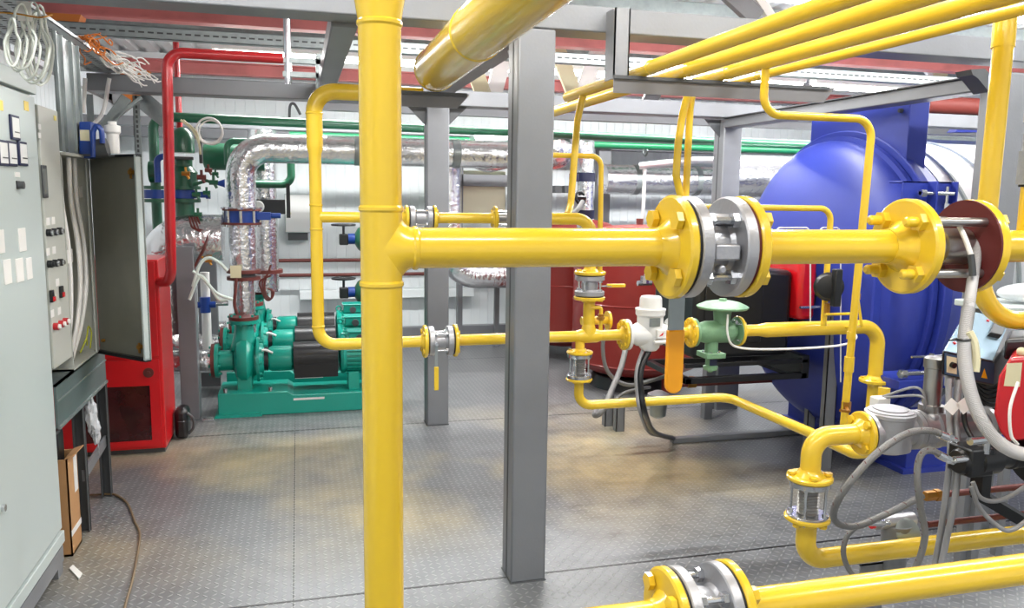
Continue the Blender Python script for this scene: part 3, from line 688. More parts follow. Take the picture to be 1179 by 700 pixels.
# line after the regulator
xr1 = mv((0, YB, zC), 'x', px=872).x; xr2 = mv((0, YB, zC), 'x', px=884).x; xe = mv((0, YB, zC), 'x', px=1012).x
zf = mv((xe, YB, zC), 'z', py=436).z
ro = T('gas_pipe_spool', 'yellow pipe leaving the green regulator and turning down in front of the blue boiler', 'pipe', (xe, YB, zf), 'yellow thin spools')
P('pipe', M().cyl((xg2, YB, zC), (xr1, YB, zC), .029, n=28), YEL, ro)
P('reducer', M().lathe((xr1, YB, zC), X, [(0, .029), (.01, .030), (xr2-xr1-.01, .037), (xr2-xr1, .037)], 28), YEL, ro)
P('pipe', M().tube([(xr2, YB, zC), (xe, YB, zC), (xe, YB, zf)], .0365, bend=.10, n=28, seg=12), YEL, ro)
far_flange(ro, (xg2+.004, YB, zC), -X, .073, .016, .029, n=8)
far_flange(ro, (xe, YB, zf), -Z, .078, .014, .037)
ze = mv((xe, YB, zC), 'z', py=476).z
r2 = T('gas_pipe_spool', 'short yellow upright below the pair of flanges in front of the blue boiler', 'pipe', (xe, YB, ze), 'yellow thin spools')
P('pipe', M().cyl((xe, YB, ze-.12), (xe, YB, zf-.02), .0345, n=28), YEL, r2)
far_flange(r2, (xe, YB, zf-.019), Z, .078, .014, .036)
P('gasket', M().cyl((xe, YB, zf-.019), (xe, YB, zf-.013), .06, n=30), DARK, r2)
# ================================================================== FOUR OVERHEAD PIPES
zq = 2.061
specs = [(1.295, .0255, 3.83, 'leftmost of the four parallel yellow pipes rising to the top right'),
         (1.455, .0285, 4.9, 'second from left of the four parallel yellow pipes rising to the top right'),
         (1.625, .0275, 3.12, 'third from left of the four parallel yellow pipes rising to the top right'),
         (1.75, .0165, 3.36, 'thinnest and rightmost of the four parallel yellow overhead pipes')]
ov = []
for i, (x, rr_, ye, lb) in enumerate(specs):
    t = T('overhead_gas_pipe', lb, 'pipe', (x, 1.5, zq), 'parallel overhead yellow pipes'); ov.append(t)
    z = zq+rr_
    P('pipe', M().tube([(x, -1.0, z), (x, ye, z)] if i < 1 else [(x, -1.0, z), (x, ye, z), (x, ye, z-.12)] if i == 1 else [(x, -1.0, z), (x, ye, z)], rr_, bend=.06, n=28), YEL, t)
    wm = M(); wm.lathe((x, 2.86, z), Y, [(-.006, rr_), (-.002, rr_+.002), (.002, rr_+.002), (.006, rr_)], 28); P('weld', wm, YEL, t)
    P('end_cap', M().lathe((x, ye-.001, z), Y, [(0, rr_), (.012, rr_*.85), (.018, rr_*.4)], 24), YEL, t)
# vent loops hanging just past the bracket
zu = mv((1.62, 3.2, 2.0), 'z', py=216).z
xa = mv((1.6, 3.2, 1.8), 'x', px=780.5).x; xb = mv((1.6, 3.2, 1.8), 'x', px=793).x
vl = T('vent_pipe', 'left one of the thin hanging yellow pair above the big flange, with curved foot', 'pipe', (xa, 3.2, zu), 'hanging yellow pipe pair')
P('pipe', M().tube([(1.625, 3.09, zq+.027), (1.622, 3.19, 2.06), (xa+.012, 3.2, 1.94), (xa, 3.2, 1.84), (xa-.004, 3.2, zu+.05), (xb-.012, 3.22, zu-.06)], .0165, bend=.05, n=16, seg=8), YEL, vl)
vl = T('vent_pipe', 'thin straight yellow pipe, right one of the hanging pair above the big flange', 'pipe', (xb, 3.25, zu), 'hanging yellow pipe pair')
P('pipe', M().tube([(1.75, 3.30, zq+.012), (xb+.015, 3.22, 2.05), (xb+.008, 3.22, 1.98), (xb, 3.22, zu-.55)], .0155, bend=.05, n=16, seg=8), YEL, vl)
# drop from the leftmost overhead pipe
zz = at(657, 243, 'y', 3.52).z
xq = at(657, 243, 'y', 3.52).x
dp_ = T('gas_drop_pipe', 'thin yellow pipe dropping behind the thick grey column to the yellow elbow', 'pipe', (1.28, 3.6, 1.5))
P('pipe', M().tube([(1.295, 3.6, zq+.02), (at(665, 128, 'y', 3.6).x, 3.6, 1.95), (xq, 3.52, zz+.03), (xq-.03, YB+.02, zB+.02)], .0165, bend=.04, n=16), YEL, dp_)
# bent line from behind the column, over and down (vent of the valve)
q0 = at(636, 180, 'y', 3.6); q1 = at(690, 180, 'y', 3.6)
vb = T('vent_pipe', 'thin yellow pipe bending down over the elbow, left of the red tank top', 'pipe', (q1.x, 3.6, q1.z))
P('pipe', M().tube([(q0.x-.03, 3.6, q1.z), (q1.x+.01, 3.6, q1.z), (q1.x+.02, 3.6, zB-.3)], .0125, bend=.05, n=14), YEL, vb)
# drop from the third overhead pipe, along and down past the dome
Y3 = 2.62
z3 = at(905, 133, 'y', Y3).z; x3 = 1.63
xd3 = at(990, 200, 'y', Y3+.05).x
e3 = at(977, 428, 'y', Y3)
d3 = T('gas_drop_pipe', 'thin yellow pipe dropping from the overhead group, stepping right, then down past the dome', 'pipe', (xd3, Y3, 1.0))
P('pipe', M().tube([(x3, Y3, zq+.01), (x3, Y3, z3), (xd3, Y3, z3), (e3.x, Y3, e3.z)], .0148, bend=.07, n=18, seg=10), YEL, d3)
e4 = at(974, 468, 'y', Y3); e5 = at(971, 495, 'y', Y3)
P('socket', M().cyl(e3+V((0, 0, .06)), e3+V((0, 0, .0)), .019, n=20).cyl(e3+V((0, 0, .16)), e3+V((0, 0, .13)), .017, n=20), YEL, d3)
P('pipe', M().cyl(e3, e5, .015, n=18), YEL, d3)
P('cock', M().cyl(e4+Z*.02, e4-Z*.02, .019, n=6).cyl(e4, e4+V((-.02, -.04, -.01)), .007, n=8).cyl(e4+V((-.018, -.036, -.01)), e4+V((-.06, -.045, 0)), .006, n=8), BRASS, d3, 'brass cock')
# thin line over the dome and down (from behind the near valve flange)
Y5 = 3.35
n0 = at(860, 236, 'y', Y5); n1 = at(955, 240, 'y', Y5)
d4 = T('vent_pipe', 'thin yellow pipe crossing the boiler dome and turning down to the black gas switch', 'pipe', (n1.x, Y5, n1.z))
P('pipe', M().tube([(n0.x-.22, Y5, n1.z), (n1.x+.01, Y5, n1.z), (n1.x+.01, Y5, zC+.03)], .0145, bend=.06, n=14, seg=8), YEL, d4)
sw = at(954, 330, 'y', Y5-.03)
gs = T('gas_pressure_switch', 'round black gas pressure switch on the thin yellow upright by the boiler dome', 'pressure switch', sw)
P('disc', M().lathe(sw, V((-.55, -.83, .05)), [(-.02, .055), (0, .068), (.015, .070), (.02, .064), (.034, .055), (.04, .03)], 32), BLACK, gs)
P('body', M().box(sw.x-.012, sw.x+.028, sw.y-.065, sw.y-.03, sw.z-.09, sw.z+.09), BLACK, gs, bevel=.005)
P('brass_fitting', M().cyl(sw+V((0, 0, -.14)), sw+V((0, 0, -.08)), .014, n=8), BRASS, gs)
s2 = at(988, 345, 'y', 3.30)
iv = T('impulse_pipe', 'very thin yellow impulse pipe with cocks beside the thin upright by the boiler', 'pipe', (s2.x, 3.3, s2.z))
s3 = at(992, 375, 'y', 3.3)
P('pipe', M().tube([s2, V((s3.x, 3.3, s3.z)), V((s3.x, YB, zC))], .007, bend=.01, n=10), YEL, iv)
a0 = at(950, 362, 'y', 3.3); a1 = at(985, 362, 'y', 3.3)
P('crossbar', M().cyl(a0, V((a1.x, 3.3, a0.z)), .007, n=10), YEL, iv)
P('cock', M().cyl(s2, s2+Z*.03, .011, n=6), BRASS, iv)
# white impulse tube from the regulator
i0 = at(838, 362, 'y', 3.36); i1 = at(838, 386, 'y', 3.36); i2 = at(850, 400, 'y', 3.36); i3 = at(900, 402, 'y', 3.36); i4 = at(965, 398, 'y', 3.33); i5 = at(985, 390, 'y', 3.3); i6 = at(983, 382, 'y', 3.35)
ONE('impulse_tube', M().spline([i0, i1, i2, i3, i4, i5, i6], .0055, n=8), WHITEP, 'thin white tube running from the green regulator along under the yellow pipe', 'tube')
# right hand vertical pipe and its lower elbow
vr0 = dpt(1158, 2, 2.2); XV, YV = vr0.x-.03, vr0.y-.03
va = dpt(1133, 235, 2.22)
ve = dpt(1127, 345, 2.22)
vt = T('gas_drop_pipe', 'upright yellow pipe near the right edge, passing behind the flange and turning right', 'pipe', (XV, YV, 1.5))
zk = at(1170, 372, 'y', YV-.1).z
P('pipe', M().tube([(XV+.012, YV+.012, 2.6), (XV+.005, YV, 2.05), (XV-.03, YV-.03, zk), (XV+1.2, YV-.10, zk-.03)], .0262, bend=.13, n=28, seg=14), YEL, vt)
P('socket', M().cyl((XV+.0085, YV+.006, 2.15), (XV+.005, YV+.001, 2.02), .0295, n=28), YEL, vt)
# ================================================================== BLUE BOILER
BX, BY, BZ, BR = 3.23, 4.35, 1.09, .90
bo = T('boiler', 'big blue boiler with a domed round door, rectangular blue hood and silver shell', 'boiler', (4.4, BY, 0))
pf = [(0, 0.001)]
for i in range(1, 13):
    a = i/12*PI/2*.88; pf.append((.20*(1-math.cos(a)), .85*math.sin(a)/math.sin(PI/2*.88)))
P('door', M().lathe((2.98, BY, BZ), X, pf+[(.185, .868), (.20, .872), (.225, .872), (.228, BR), (.26, BR), (.26, .5)], 96), BLUE, bo, 'domed blue round door')
P('front_ring', M().lathe((BX+.02, BY, BZ), X, [(0, .5), (0, BR+.03), (.004, BR+.035), (.05, BR+.035), (.055, BR+.03), (.2, .87), (.2, .5)], 96), BLUE, bo)
P('shell', M().lathe((BX+.22, BY, BZ), X, [(0, .5), (0, .875), (1.2, .875), (1.205, .88), (2.6, .88), (2.6, .3)], 96), FOILR, bo, 'silver sheet shell')
sh = M()
for q in (.10, .34, 1.2, 1.9): sh.lathe((BX+.22+q, BY, BZ), X, [(-.012, .874), (-.008, .889), (.008, .889), (.012, .874)], 96)
P('shell_band', sh, GALV, bo)
hood = M().box(BX+.03, BX+.16, 3.78, 4.66, 1.6, 2.185)
P('hood', hood, BLUE, bo, 'blue rectangular smoke hood', bevel=.006)
P('hood_lug', M().cyl((BX+.03, 3.84, 2.10), (BX+.01, 3.84, 2.10), .012, n=12), STEELD, bo)
P('skirt', M().box(3.45, 5.7, 3.81, 5.0, 0, .5), BLUE, bo, bevel=.006)
P('skirt_foot', M().box(3.42, 5.73, 3.79, 5.02, 0, .03), BLUE, bo)
# door latch near side
L0 = at(1068, 225, 'y', 3.42)
la = P('latch', M().box(L0.x-.17, L0.x+.13, 3.40, 3.41, L0.z-.10, L0.z+.07).box(L0.x-.17, L0.x+.13, 3.40, 3.50, L0.z+.06, L0.z+.07).box(L0.x+.12, L0.x+.13, 3.36, 3.50, L0.z-.10, L0.z+.07).box(L0.x-.02, L0.x-.01, 3.34, 3.5, L0.z-.07, L0.z+.07), BLUE, bo, 'blue door latch bracket', bevel=.002)
P('latch_bolt', M().cyl((L0.x-.10, 3.36, L0.z+.01), (L0.x+.10, 3.36, L0.z+.01), .011, n=12).cyl((L0.x+.06, 3.36, L0.z-.08), (L0.x+.06, 3.36, L0.z+.045), .009, n=12).cyl((L0.x-.10, 3.36, L0.z+.01), (L0.x-.07, 3.36, L0.z+.01), .02, n=6).cyl((L0.x+.06, 3.36, L0.z-.065), (L0.x+.06, 3.36, L0.z-.04), .018, n=6), CHROME, la, 'zinc latch bolts')
L1 = at(1052, 430, 'y', 3.30)
P('door_bolt', M().cyl(L1+V((-.09, 0, 0)), L1+V((.14, 0, 0)), .013, n=12).cyl(L1+V((-.08, 0, 0)), L1+V((-.05, 0, 0)), .024, n=6).cyl(L1+V((.10, 0, -.05)), L1+V((.10, 0, .10)), .012, n=12).cyl(L1+V((-.02, 0, .085)), L1+V((.16, 0, .085)), .007, n=8), CHROME, bo, 'zinc door clamp bolt')
P('door_clamp', M().box(L1.x-.1, L1.x+.2, 3.28, 3.5, L1.z-.08, L1.z-.03), BLUE, bo, bevel=.003)
P('door_rib', M().bar((3.0, 3.62, .7), (3.0, 3.62, 1.5), .02, .04, up=X), BLUE, bo)
# ------------------------------------------------------------------ burner on the blue boiler
bn = T('burner', 'big black box burner with a red rear cover, mounted on the blue boiler door', 'burner', (2.5, 4.3, .8))
zt_ = at(880, 312, 'y', 4.08).z; zb_ = at(850, 412, 'y', 4.08).z
P('housing', M().prism([(2.17, 4.08, zb_), (2.80, 4.08, zb_), (2.80, 4.08, zt_), (2.62, 4.08, zt_+.01), (2.17, 4.08, zt_-.03)], (0, .55, 0)), BLACK, bn, bevel=.03)
P('side_panel', M().box(2.23, 2.60, 4.070, 4.078, zb_+.09, zt_-.08), BLACK, bn, bevel=.004)
P('rear_cover', M().box(2.80, 2.92, 4.02, 4.62, zb_+.22, zt_+.13), REDC, bn, 'red glossy cover', bevel=.03)
P('mounting_ring', M().cyl((2.90, BY, BZ-.02), (2.99, BY, BZ-.02), .24, n=40), BLACK, bn)
P('latch', M().cyl((2.80, 4.0, zb_+.30), (2.93, 4.0, zb_+.30), .009, n=8), CHROME, bn)
for a, b in ((1, 1), (0, 0)): pass
rl = T('burner_rail', 'black twin slide rail frame under the black burner', 'rail', (2.5, 4.3, .68))
zr = at(850, 432, 'y', 4.08).z
rm = M().box(2.12, 2.92, 4.06, 4.10, zr-.035, zr+.0).box(2.12, 2.92, 4.58, 4.62, zr-.035, zr).box(2.12, 2.16, 4.06, 4.62, zr-.035, zr).box(2.12, 2.92, 4.06, 4.085, zb_-.045, zb_-.02).box(2.88, 2.93, 4.06, 4.62, zr-.035, zb_)
rm.bar((2.55, 4.08, zb_-.02), (2.8, 4.08, zr-.01), .02, .015, up=Y)
rm.box(2.80, 2.93, 4.6, 5.2, zr-.035, zr+.02).box(2.84, 3.24, 5.18, 5.38, zr-.035, zr+.0)
P('frame', rm, BLACK, rl, bevel=.003)
P('leg', M().box(2.84, 2.87, 5.12, 5.18, 0, zr-.0).box(2.87, 2.90, 5.12, 5.125, 0, zr-.0), STEEL, rl, 'grey channel leg')
P('leg', M().box(3.06, 3.24, 5.34, 5.40, 0, zr-.0), STEEL, rl, 'wide grey leg')
# white edged sheets (thin white tubing loops on the boiler door)
wt = M()
for (x0, y0, x1, y1) in ((893, 262, 933, 372), (943, 262, 968, 440)):
    a = [at(x0, y0+4, 'y', 3.9), at(x0+4, y0, 'y', 3.9), at(x1-4, y0, 'y', 3.9), at(x1, y0+4, 'y', 3.9), at(x1, y1, 'y', 3.9)]
    wt.tube(a, .004, bend=.02, n=6)
    ONE('capillary_tube', wt, WHITEP, 'thin white capillary line looping over the boiler door, %s' % ('beside the red burner cover' if x0 < 900 else 'behind the black gas switch'), 'tube', 'thin white capillary lines'); wt = M()
# grey posts carrying the regulator line
for (px, py, w_, lb) in ((932, 520, .055, 'narrow grey post left of the pair in front of the blue boiler'), (951, 541, .075, 'wider grey post right of the pair in front of the blue boiler')):
    b = at(px, py, 'z', 0)
    mb = M().box(b.x-w_/2, b.x+w_/2, b.y, b.y+.006, 0, zC-.03).box(b.x-w_/2, b.x-w_/2+.005, b.y, b.y+.04, 0, zC-.03).box(b.x+w_/2-.005, b.x+w_/2, b.y, b.y+.04, 0, zC-.03)
    ONE('support_post', mb, STEEL, lb, 'post', 'grey posts by the blue boiler')
# cable trunking on the floor
ta = at(775, 511, 'z', 0)
ONE('cable_trunking', M().box(ta.x, 3.42, ta.y, ta.y+.05, 0, .035), STEEL, 'low grey cable trunking on the floor in front of the boiler base', 'trunking', bevel=.003)
c0 = V((xm, YB, zb-.0))
ONE('power_cable', M().spline([c0+V((0.01, 0, .02)), at(738, 425, 'y', 3.41), at(738, 450, 'y', 3.39), at(743, 478, 'y', 3.42), at(754, 498, 'y', 3.9), V((ta.x+.01, ta.y+.02, .03))], .015, n=12), BLACK, 'thick black cable dropping from the white gas meter into the floor trunking', 'cable')
ONE('power_cable', M().spline([c0+V((-.02, .01, .02)), at(733, 425, 'y', 3.40), at(733, 450, 'y', 3.39), at(738, 478, 'y', 3.42), at(750, 500, 'y', 3.95), V((ta.x+.01, ta.y+.035, .04))], .008, n=10), HOSEG, 'thinner grey cable running beside the thick black cable', 'cable')
# hoses and strainer between tank and rail
ONE('steel_hose', M().spline([at(722, 392, 'y', 4.3), at(716, 420, 'y', 4.2), at(706, 445, 'y', 4.1), at(694, 472, 'y', 4.0), at(685, 478, 'y', 4.05), at(690, 468, 'y', 4.3)], .0165, n=14), HOSE, 'thick grey braided hose slanting down in front of the red tank', 'hose')
ONE('steel_hose', M().spline([at(700, 372, 'y', 4.5), at(694, 398, 'y', 4.5), at(700, 428, 'y', 4.5), at(722, 443, 'y', 4.5), at(750, 438, 'y', 4.5), at(772, 431, 'y', 4.6)], .0125, n=12), HOSE, 'pale looped hose around the base of the red tank to the burner rail', 'hose')
ONE('steel_hose', M().spline([at(706, 462, 'y', 4.6), at(720, 452, 'y', 4.6), at(740, 447, 'y', 4.6), at(748, 446, 'y', 4.65)], .011, n=12), HOSE, 'short pale hose reaching the oil strainer bowl', 'hose')
st = at(758, 462, 'y', 4.7)
os_ = T('oil_strainer', 'grey oil strainer with round bowl under the black burner rail by the red tank', 'strainer', (st.x, 4.7, st.z-.08))
P('head', M().lathe((st.x, 4.7, st.z+.0), Z, [(0, .065), (.02, .072), (.05, .072), (.06, .05), (.07, .03)], 28), CAST, os_)
P('bowl', M().lathe((st.x, 4.7, st.z-.11), Z, [(0, .03), (.015, .052), (.10, .058), (.11, .06)], 28), GALV, os_)
bp0 = at(772, 444, 'y', 4.7); bp1 = at(905, 437, 'y', 4.7)
bpp = T('oil_pipe', 'thin brown oil pipe with a brass cock running under the black burner rail', 'pipe', (bp0.x, 4.7, bp0.z))
P('pipe', M().cyl((bp0.x-.03, 4.7, bp0.z), (bp1.x+.1, 4.7, bp0.z), .014, n=14), BROWN, bpp)
bc = mv(bp0, 'x', px=796)
P('cock', M().cyl(bc-X*.03, bc+X*.03, .022, n=6).cyl(bc, bc+Z*.05, .008, n=8).box(bc.x-.015, bc.x+.015, 4.69, 4.71, bc.z+.045, bc.z+.055), BRASS, bpp)
for px, py, lb in ((701, 491, 'short grey channel stand under the low yellow pipe, left one'), (714, 497, 'short grey channel stand under the low yellow pipe, right one')):
    b = at(px, py, 'z', 0)
    ONE('pipe_stand', M().box(b.x-.03, b.x+.03, b.y, b.y+.006, 0, .22).box(b.x+.024, b.x+.03, b.y, b.y+.06, 0, .22).box(b.x-.03, b.x-.024, b.y, b.y+.06, 0, .22), STEEL, lb, 'stand', 'short pipe stands')
# ================================================================== RED TANKS
def red_tank(x, y, R, zb, zt, lb):
    t = T('expansion_tank', lb, 'tank', (x, y, 0), 'red expansion tanks'); h = R*.26
    P('shell', M().lathe((x, y, zb), Z, [(0, .05), (h*.1, R*.45), (h*.35, R*.75), (h*.7, R*.94), (h, R), (zt-zb-h, R), (zt-zb-h*.7, R*.94), (zt-zb-h*.35, R*.75), (zt-zb-h*.1, R*.45), (zt-zb, .05)], 64), TANK, t)
    sm = M()
    for z in (zb+h, zt-h, (zb+zt)/2): sm.lathe((x, y, z), Z, [(-.008, R-.001), (-.003, R+.004), (.003, R+.004), (.008, R-.001)], 64)
    P('weld_band', sm, TANK, t)
    P('nozzle', M().cyl((x, y, zt-.01), (x, y, zt+.05), .03, n=16), BROWN, t)
    for i in range(3):
        a = PI*.9+2*PI*i/3; px, py = x+R*.8*math.cos(a), y+R*.8*math.sin(a)
        P('leg', M().box(px-.035, px+.035, py-.01, py+.01, 0, zb+h*.9), TANK, t)
    return t
tb = at(656, 380, 'y', 6.45)
ztt = at(740, 258, 'y', 6.4).z
red_tank(2.80, 6.3, .55, .09, ztt, 'large red expansion tank in front, behind the yellow cross and white meter')
red_tank(2.64, 7.75, .55, .09, ztt+.02, 'second red expansion tank, mostly hidden by the thick grey column')
P('base_shadow_ring', M().lathe((2.80, 6.3, .0), Z, [(0, .40), (.06, .38), (.10, .36)], 40), BLACK, [o for o in bpy.data.objects if o.name == 'expansion_tank'][0], 'black ring as painted shade under the tank')  # black ring stands in for the shade under the front tank
# ================================================================== NEAR BURNER GROUP, RIGHT EDGE
YE = 1.9
fe = at(990, 499, 'y', YE); zE = fe.z; xE = at(931, 570, 'y', YE).x
ze1 = mv((xE, YE, zE), 'z', py=547).z; ze2 = mv((xE, YE, zE), 'z', py=598).z; zEl = mv((xE, YE, zE), 'z', py=645).z
es = T('gas_pipe_spool', 'yellow flanged elbow between the near filter and the large bellows joint', 'pipe', (xE, YE, ze1), 'yellow thin spools')
P('pipe', M().tube([(fe.x, YE, zE), (xE, YE, zE), (xE, YE, ze1)], .0285, bend=.072, n=32, seg=14), YEL, es)
g = P('flange', flange_mb((fe.x, YE, zE), X, .064, .013, .029, hub=.02), YEL, es); bolt_ring(g, (fe.x-.01, YE, zE), X, .048, 4, .0062, .012, YEL)
g = P('flange', flange_mb((xE, YE, ze1), -Z, .064, .013, .029, hub=.018), YEL, es); bolt_ring(g, (xE, YE, ze1+.010), -Z, .05, 4, .0062, .012, YEL, ph=.4)
compensator('bellows_joint', 'large steel bellows joint with tie rods between yellow flanges, lower right', 'bellows joint', (xE, YE, ze1-.014), -Z, ze1-ze2-.016, .058, .026, 'steel bellows joints')
lo = T('gas_pipe_spool', 'yellow pipe turning from the large bellows joint along the floor to the right', 'pipe', (xE, YE, zEl), 'yellow thin spools')
P('pipe', M().tube([(xE, YE, ze2), (xE, YE, zEl), (2.9, YE, zEl)], .0285, bend=.08, n=32, seg=14), YEL, lo)
g = P('flange', flange_mb((xE, YE, ze2), Z, .064, .013, .029, hub=.018), YEL, lo); bolt_ring(g, (xE, YE, ze2-.010), Z, .05, 4, .0062, .012, YEL, ph=.4)
# filter and valve train
xf0 = fe.x+.014
fl = T('gas_filter', 'grey aluminium gas filter with a round lid, bolted to the near yellow flange', 'filter', (xf0+.08, YE, zE-.07))
P('gasket', M().cyl((xf0, YE, zE), (xf0+.004, YE, zE), .058, n=32), DARK, fl)
P('body', M().lathe((xf0+.004, YE, zE), X, [(0, .06), (.012, .06), (.018, .045), (.15, .045), (.155, .058), (.17, .058)], 32), CAST, fl, bevel=.0)
P('bowl', M().lathe((xf0+.085, YE, zE-.06), Z, [(0, .04), (.01, .062), (.105, .066), (.108, .07), (.118, .07), (.124, .05), (.128, .0)], 36), CAST, fl)
P('lid', M().lathe((xf0+.085, YE, zE+.058), Z, [(0, .062), (.006, .062), (.009, .048), (.012, .048), (.012, .0)], 36), CAST, fl)
tr = T('valve_train', 'grey aluminium valve block beside the gas filter, with upright cylinder actuator', 'valve', (xf0+.28, YE, zE))
vx = xf0+.176
P('body', M().lathe((vx, YE, zE), X, [(0, .058), (.012, .058), (.014, .045), (.05, .05), (.052, .06), (.066, .06), (.068, .042), (.24, .042), (.245, .055), (.26, .055)], 32), CAST, tr)
P('block', M().box(vx+.03, vx+.20, YE-.035, YE+.045, zE-.05, zE+.05), CAST, tr, bevel=.008)
P('actuator', M().lathe((vx+.06, YE+.01, zE+.05), Z, [(0, .035), (.02, .035), (.022, .026), (.13, .026), (.132, .03), (.16, .03), (.165, .02)], 28), STAIN, tr)
P('connector_box', M().box(vx-.05, vx-.005, YE+.10, YE+.14, zE+.03, zE+.07), WHITEP, tr, 'small white connector box', bevel=.004)
P('leads', M().spline([(vx-.02, YE+.11, zE+.07), (vx+.01, YE+.0, zE+.1), (vx+.03, YE+.0, zE+.06)], .004, n=8).spline([(vx-.02, YE+.12, zE+.07), (vx+.015, YE+.02, zE+.12), (vx+.04, YE+.0, zE+.06)], .004, n=8), HOSEG, tr)
P('outlet', M().tube([(vx+.25, YE, zE), (vx+.55, YE, zE)], .035, n=24), CAST, tr)
# burner control box
def hexa(f4, r4):
    return M().add(list(f4)+list(r4), [(3, 2, 1, 0), (4, 5, 6, 7), (0, 1, 5, 4), (1, 2, 6, 5), (2, 3, 7, 6), (3, 0, 4, 7)])
nb = T('burner', 'near burner at the right edge with sloping pale blue lid and red cover', 'burner', dpt(1150, 440, 2.5))
A0, A1, A2, A3 = dpt(1084, 405, 2.24), dpt(1146, 418, 2.30), dpt(1144, 446, 2.32), dpt(1084, 432, 2.26)
Bk0, Bk1 = dpt(1112, 357, 2.52), dpt(1176, 372, 2.58)
dz = A0-A3
cb_ = P('control_box', hexa([A0, A1, A2, A3], [Bk0, Bk1, Bk1-dz*1.9, Bk0-dz*1.9]), BLACK, nb, 'black control box', bevel=.006)
nrm = (A1-A0).cross(Bk0-A0).normalized()
if nrm.z < 0: nrm = -nrm
ins_ = lambda u, v: A0 + (A1-A0)*u + (Bk0-A0)*v
P('lid', hexa([ins_(.02, .0)+nrm*.006, ins_(.93, .0)+nrm*.006, ins_(.93, 0)+nrm*.001, ins_(.02, 0)+nrm*.001], [ins_(.02, .97)+nrm*.006, ins_(.93, .97)+nrm*.006, ins_(.93, .97)+nrm*.001, ins_(.02, .97)+nrm*.001]), BCOV, cb_, 'pale blue metal lid', bevel=.002)
P('lid_module', hexa([ins_(.62, .48)+nrm*.022, ins_(.86, .48)+nrm*.022, ins_(.86, .48)+nrm*.005, ins_(.62, .48)+nrm*.005], [ins_(.62, .97)+nrm*.022, ins_(.86, .97)+nrm*.022, ins_(.86, .97)+nrm*.005, ins_(.62, .97)+nrm*.005]), STEELD, cb_, 'dark grey control module', bevel=.002)
fn = (A1-A0).cross(A3-A0).normalized()
if fn.y > 0: fn = -fn
q_ = lambda u, v: A0+(A1-A0)*u+(A3-A0)*v
def plate(u0, u1, v0, v1, th): return hexa([q_(u0, v0)+fn*th, q_(u1, v0)+fn*th, q_(u1, v1)+fn*th, q_(u0, v1)+fn*th], [q_(u0, v0), q_(u1, v0), q_(u1, v1), q_(u0, v1)])
P('front_panel', plate(.05, .97, .02, .92, .002), mat('slate_blue_panel', (52, 84, 112), .35), cb_, 'slate blue front panel')
P('switch_plate', plate(.08, .26, .12, .82, .004), CREAM, cb_)
P('rotary_switch', M().cyl(q_(.17, .45), q_(.17, .45)+fn*.014, .0085, n=16), BLACK, cb_)
P('toggle', M().cyl(q_(.50, .25), q_(.50, .25)+fn*.014, .006, n=12), WHITEP, cb_)
P('warning_label', M().add([q_(.72, .75)+fn*.003, q_(.84, .75)+fn*.003, q_(.78, .32)+fn*.003], [(0, 1, 2)]), mat('warning_yellow', (240, 190, 30), .5), cb_, 'yellow warning triangle')
for u, v in ((.12, .18), (.5, .82), (.08, .82)): P('lid_screw', M().cyl(ins_(u, v)+nrm*.005, ins_(u, v)+nrm*.01, .0045, n=10), RED, cb_, 'red screw cap')
for u in (.25, .45): 
    g0 = q_(u, 1.0)-fn*.02
    P('cable_gland', M().cyl(g0, g0-Z*.03, .013, n=12), HOSEG, cb_)
P('body', M().tube([dpt(1140, 420, 2.75), dpt(1260, 440, 3.0)], .12, n=40), BLACK, nb, 'black fan housing')
cr0 = dpt(1150, 395, 2.2)
P('air_box', M().prism([(cr0.x+.02, cr0.y, cr0.z-.05), (cr0.x+.5, cr0.y, cr0.z-.05), (cr0.x+.5, cr0.y, cr0.z+.01), (cr0.x+.02, cr0.y, cr0.z+.01)], (.15, .13, 0)), BLACK, nb, bevel=.01)
rc = dpt(1156, 412, 2.08)
P('red_cover', M().prism([(rc.x+.02, rc.y, rc.z), (rc.x-.012, rc.y, rc.z-.05), (rc.x-.015, rc.y, rc.z-.15), (rc.x+.01, rc.y, rc.z-.20), (rc.x+.04, rc.y, rc.z-.23), (rc.x+.5, rc.y, rc.z-.23), (rc.x+.5, rc.y, rc.z)], (.16, .13, 0)), REDC, nb, 'red cover', bevel=.008)
P('cover_label', M().prism([(rc.x+.012, rc.y-.001, rc.z-.015), (rc.x+.008, rc.y-.001, rc.z-.075), (rc.x+.06, rc.y-.001, rc.z-.08), (rc.x+.06, rc.y-.001, rc.z-.015)], (0, .0015, 0)), CREAM, nb, 'cream label')
P('blue_hose_nub', M().ball(dpt(1176, 405, 2.12), .012), CREAM, nb)
fins = M()
for k in range(8): fins.ring(dpt(1138+k*.6, 428+k*5, 2.5), X, .05, .006, 24, 6)
P('flex_duct', fins, BLACK, nb)
pm = dpt(1102, 532, 2.15)
op = T('oil_pump', 'black oil pump with hose fittings under the near burner, right edge', 'pump', pm)
P('body', M().lathe(pm, V((1, .05, .03)), [(0, .030), (.01, .036), (.05, .036), (.055, .045), (.12, .045), (.125, .03), (.17, .035), (.175, .04), (.26, .04), (.27, .055), (.5, .055)], 28), BLACK, op)
P('block', M().box(pm.x+.01, pm.x+.09, pm.y-.035, pm.y+.045, pm.z-.035, pm.z+.042), BLACK, op, bevel=.006)
P('foot', M().box(pm.x+.07, pm.x+.10, pm.y-.02, pm.y+.02, pm.z-.10, pm.z-.03), BLACK, op)
P('fitting', M().cyl(pm+V((-.03, -.02, .015)), pm+V((.01, -.02, .015)), .010, n=12).cyl(pm+V((.06, -.03, .03)), pm+V((.06, -.03, .075)), .011, n=10).cyl(pm+V((.0, -.035, .068)), pm+V((.065, -.03, .068)), .011, n=10), CHROME, op)
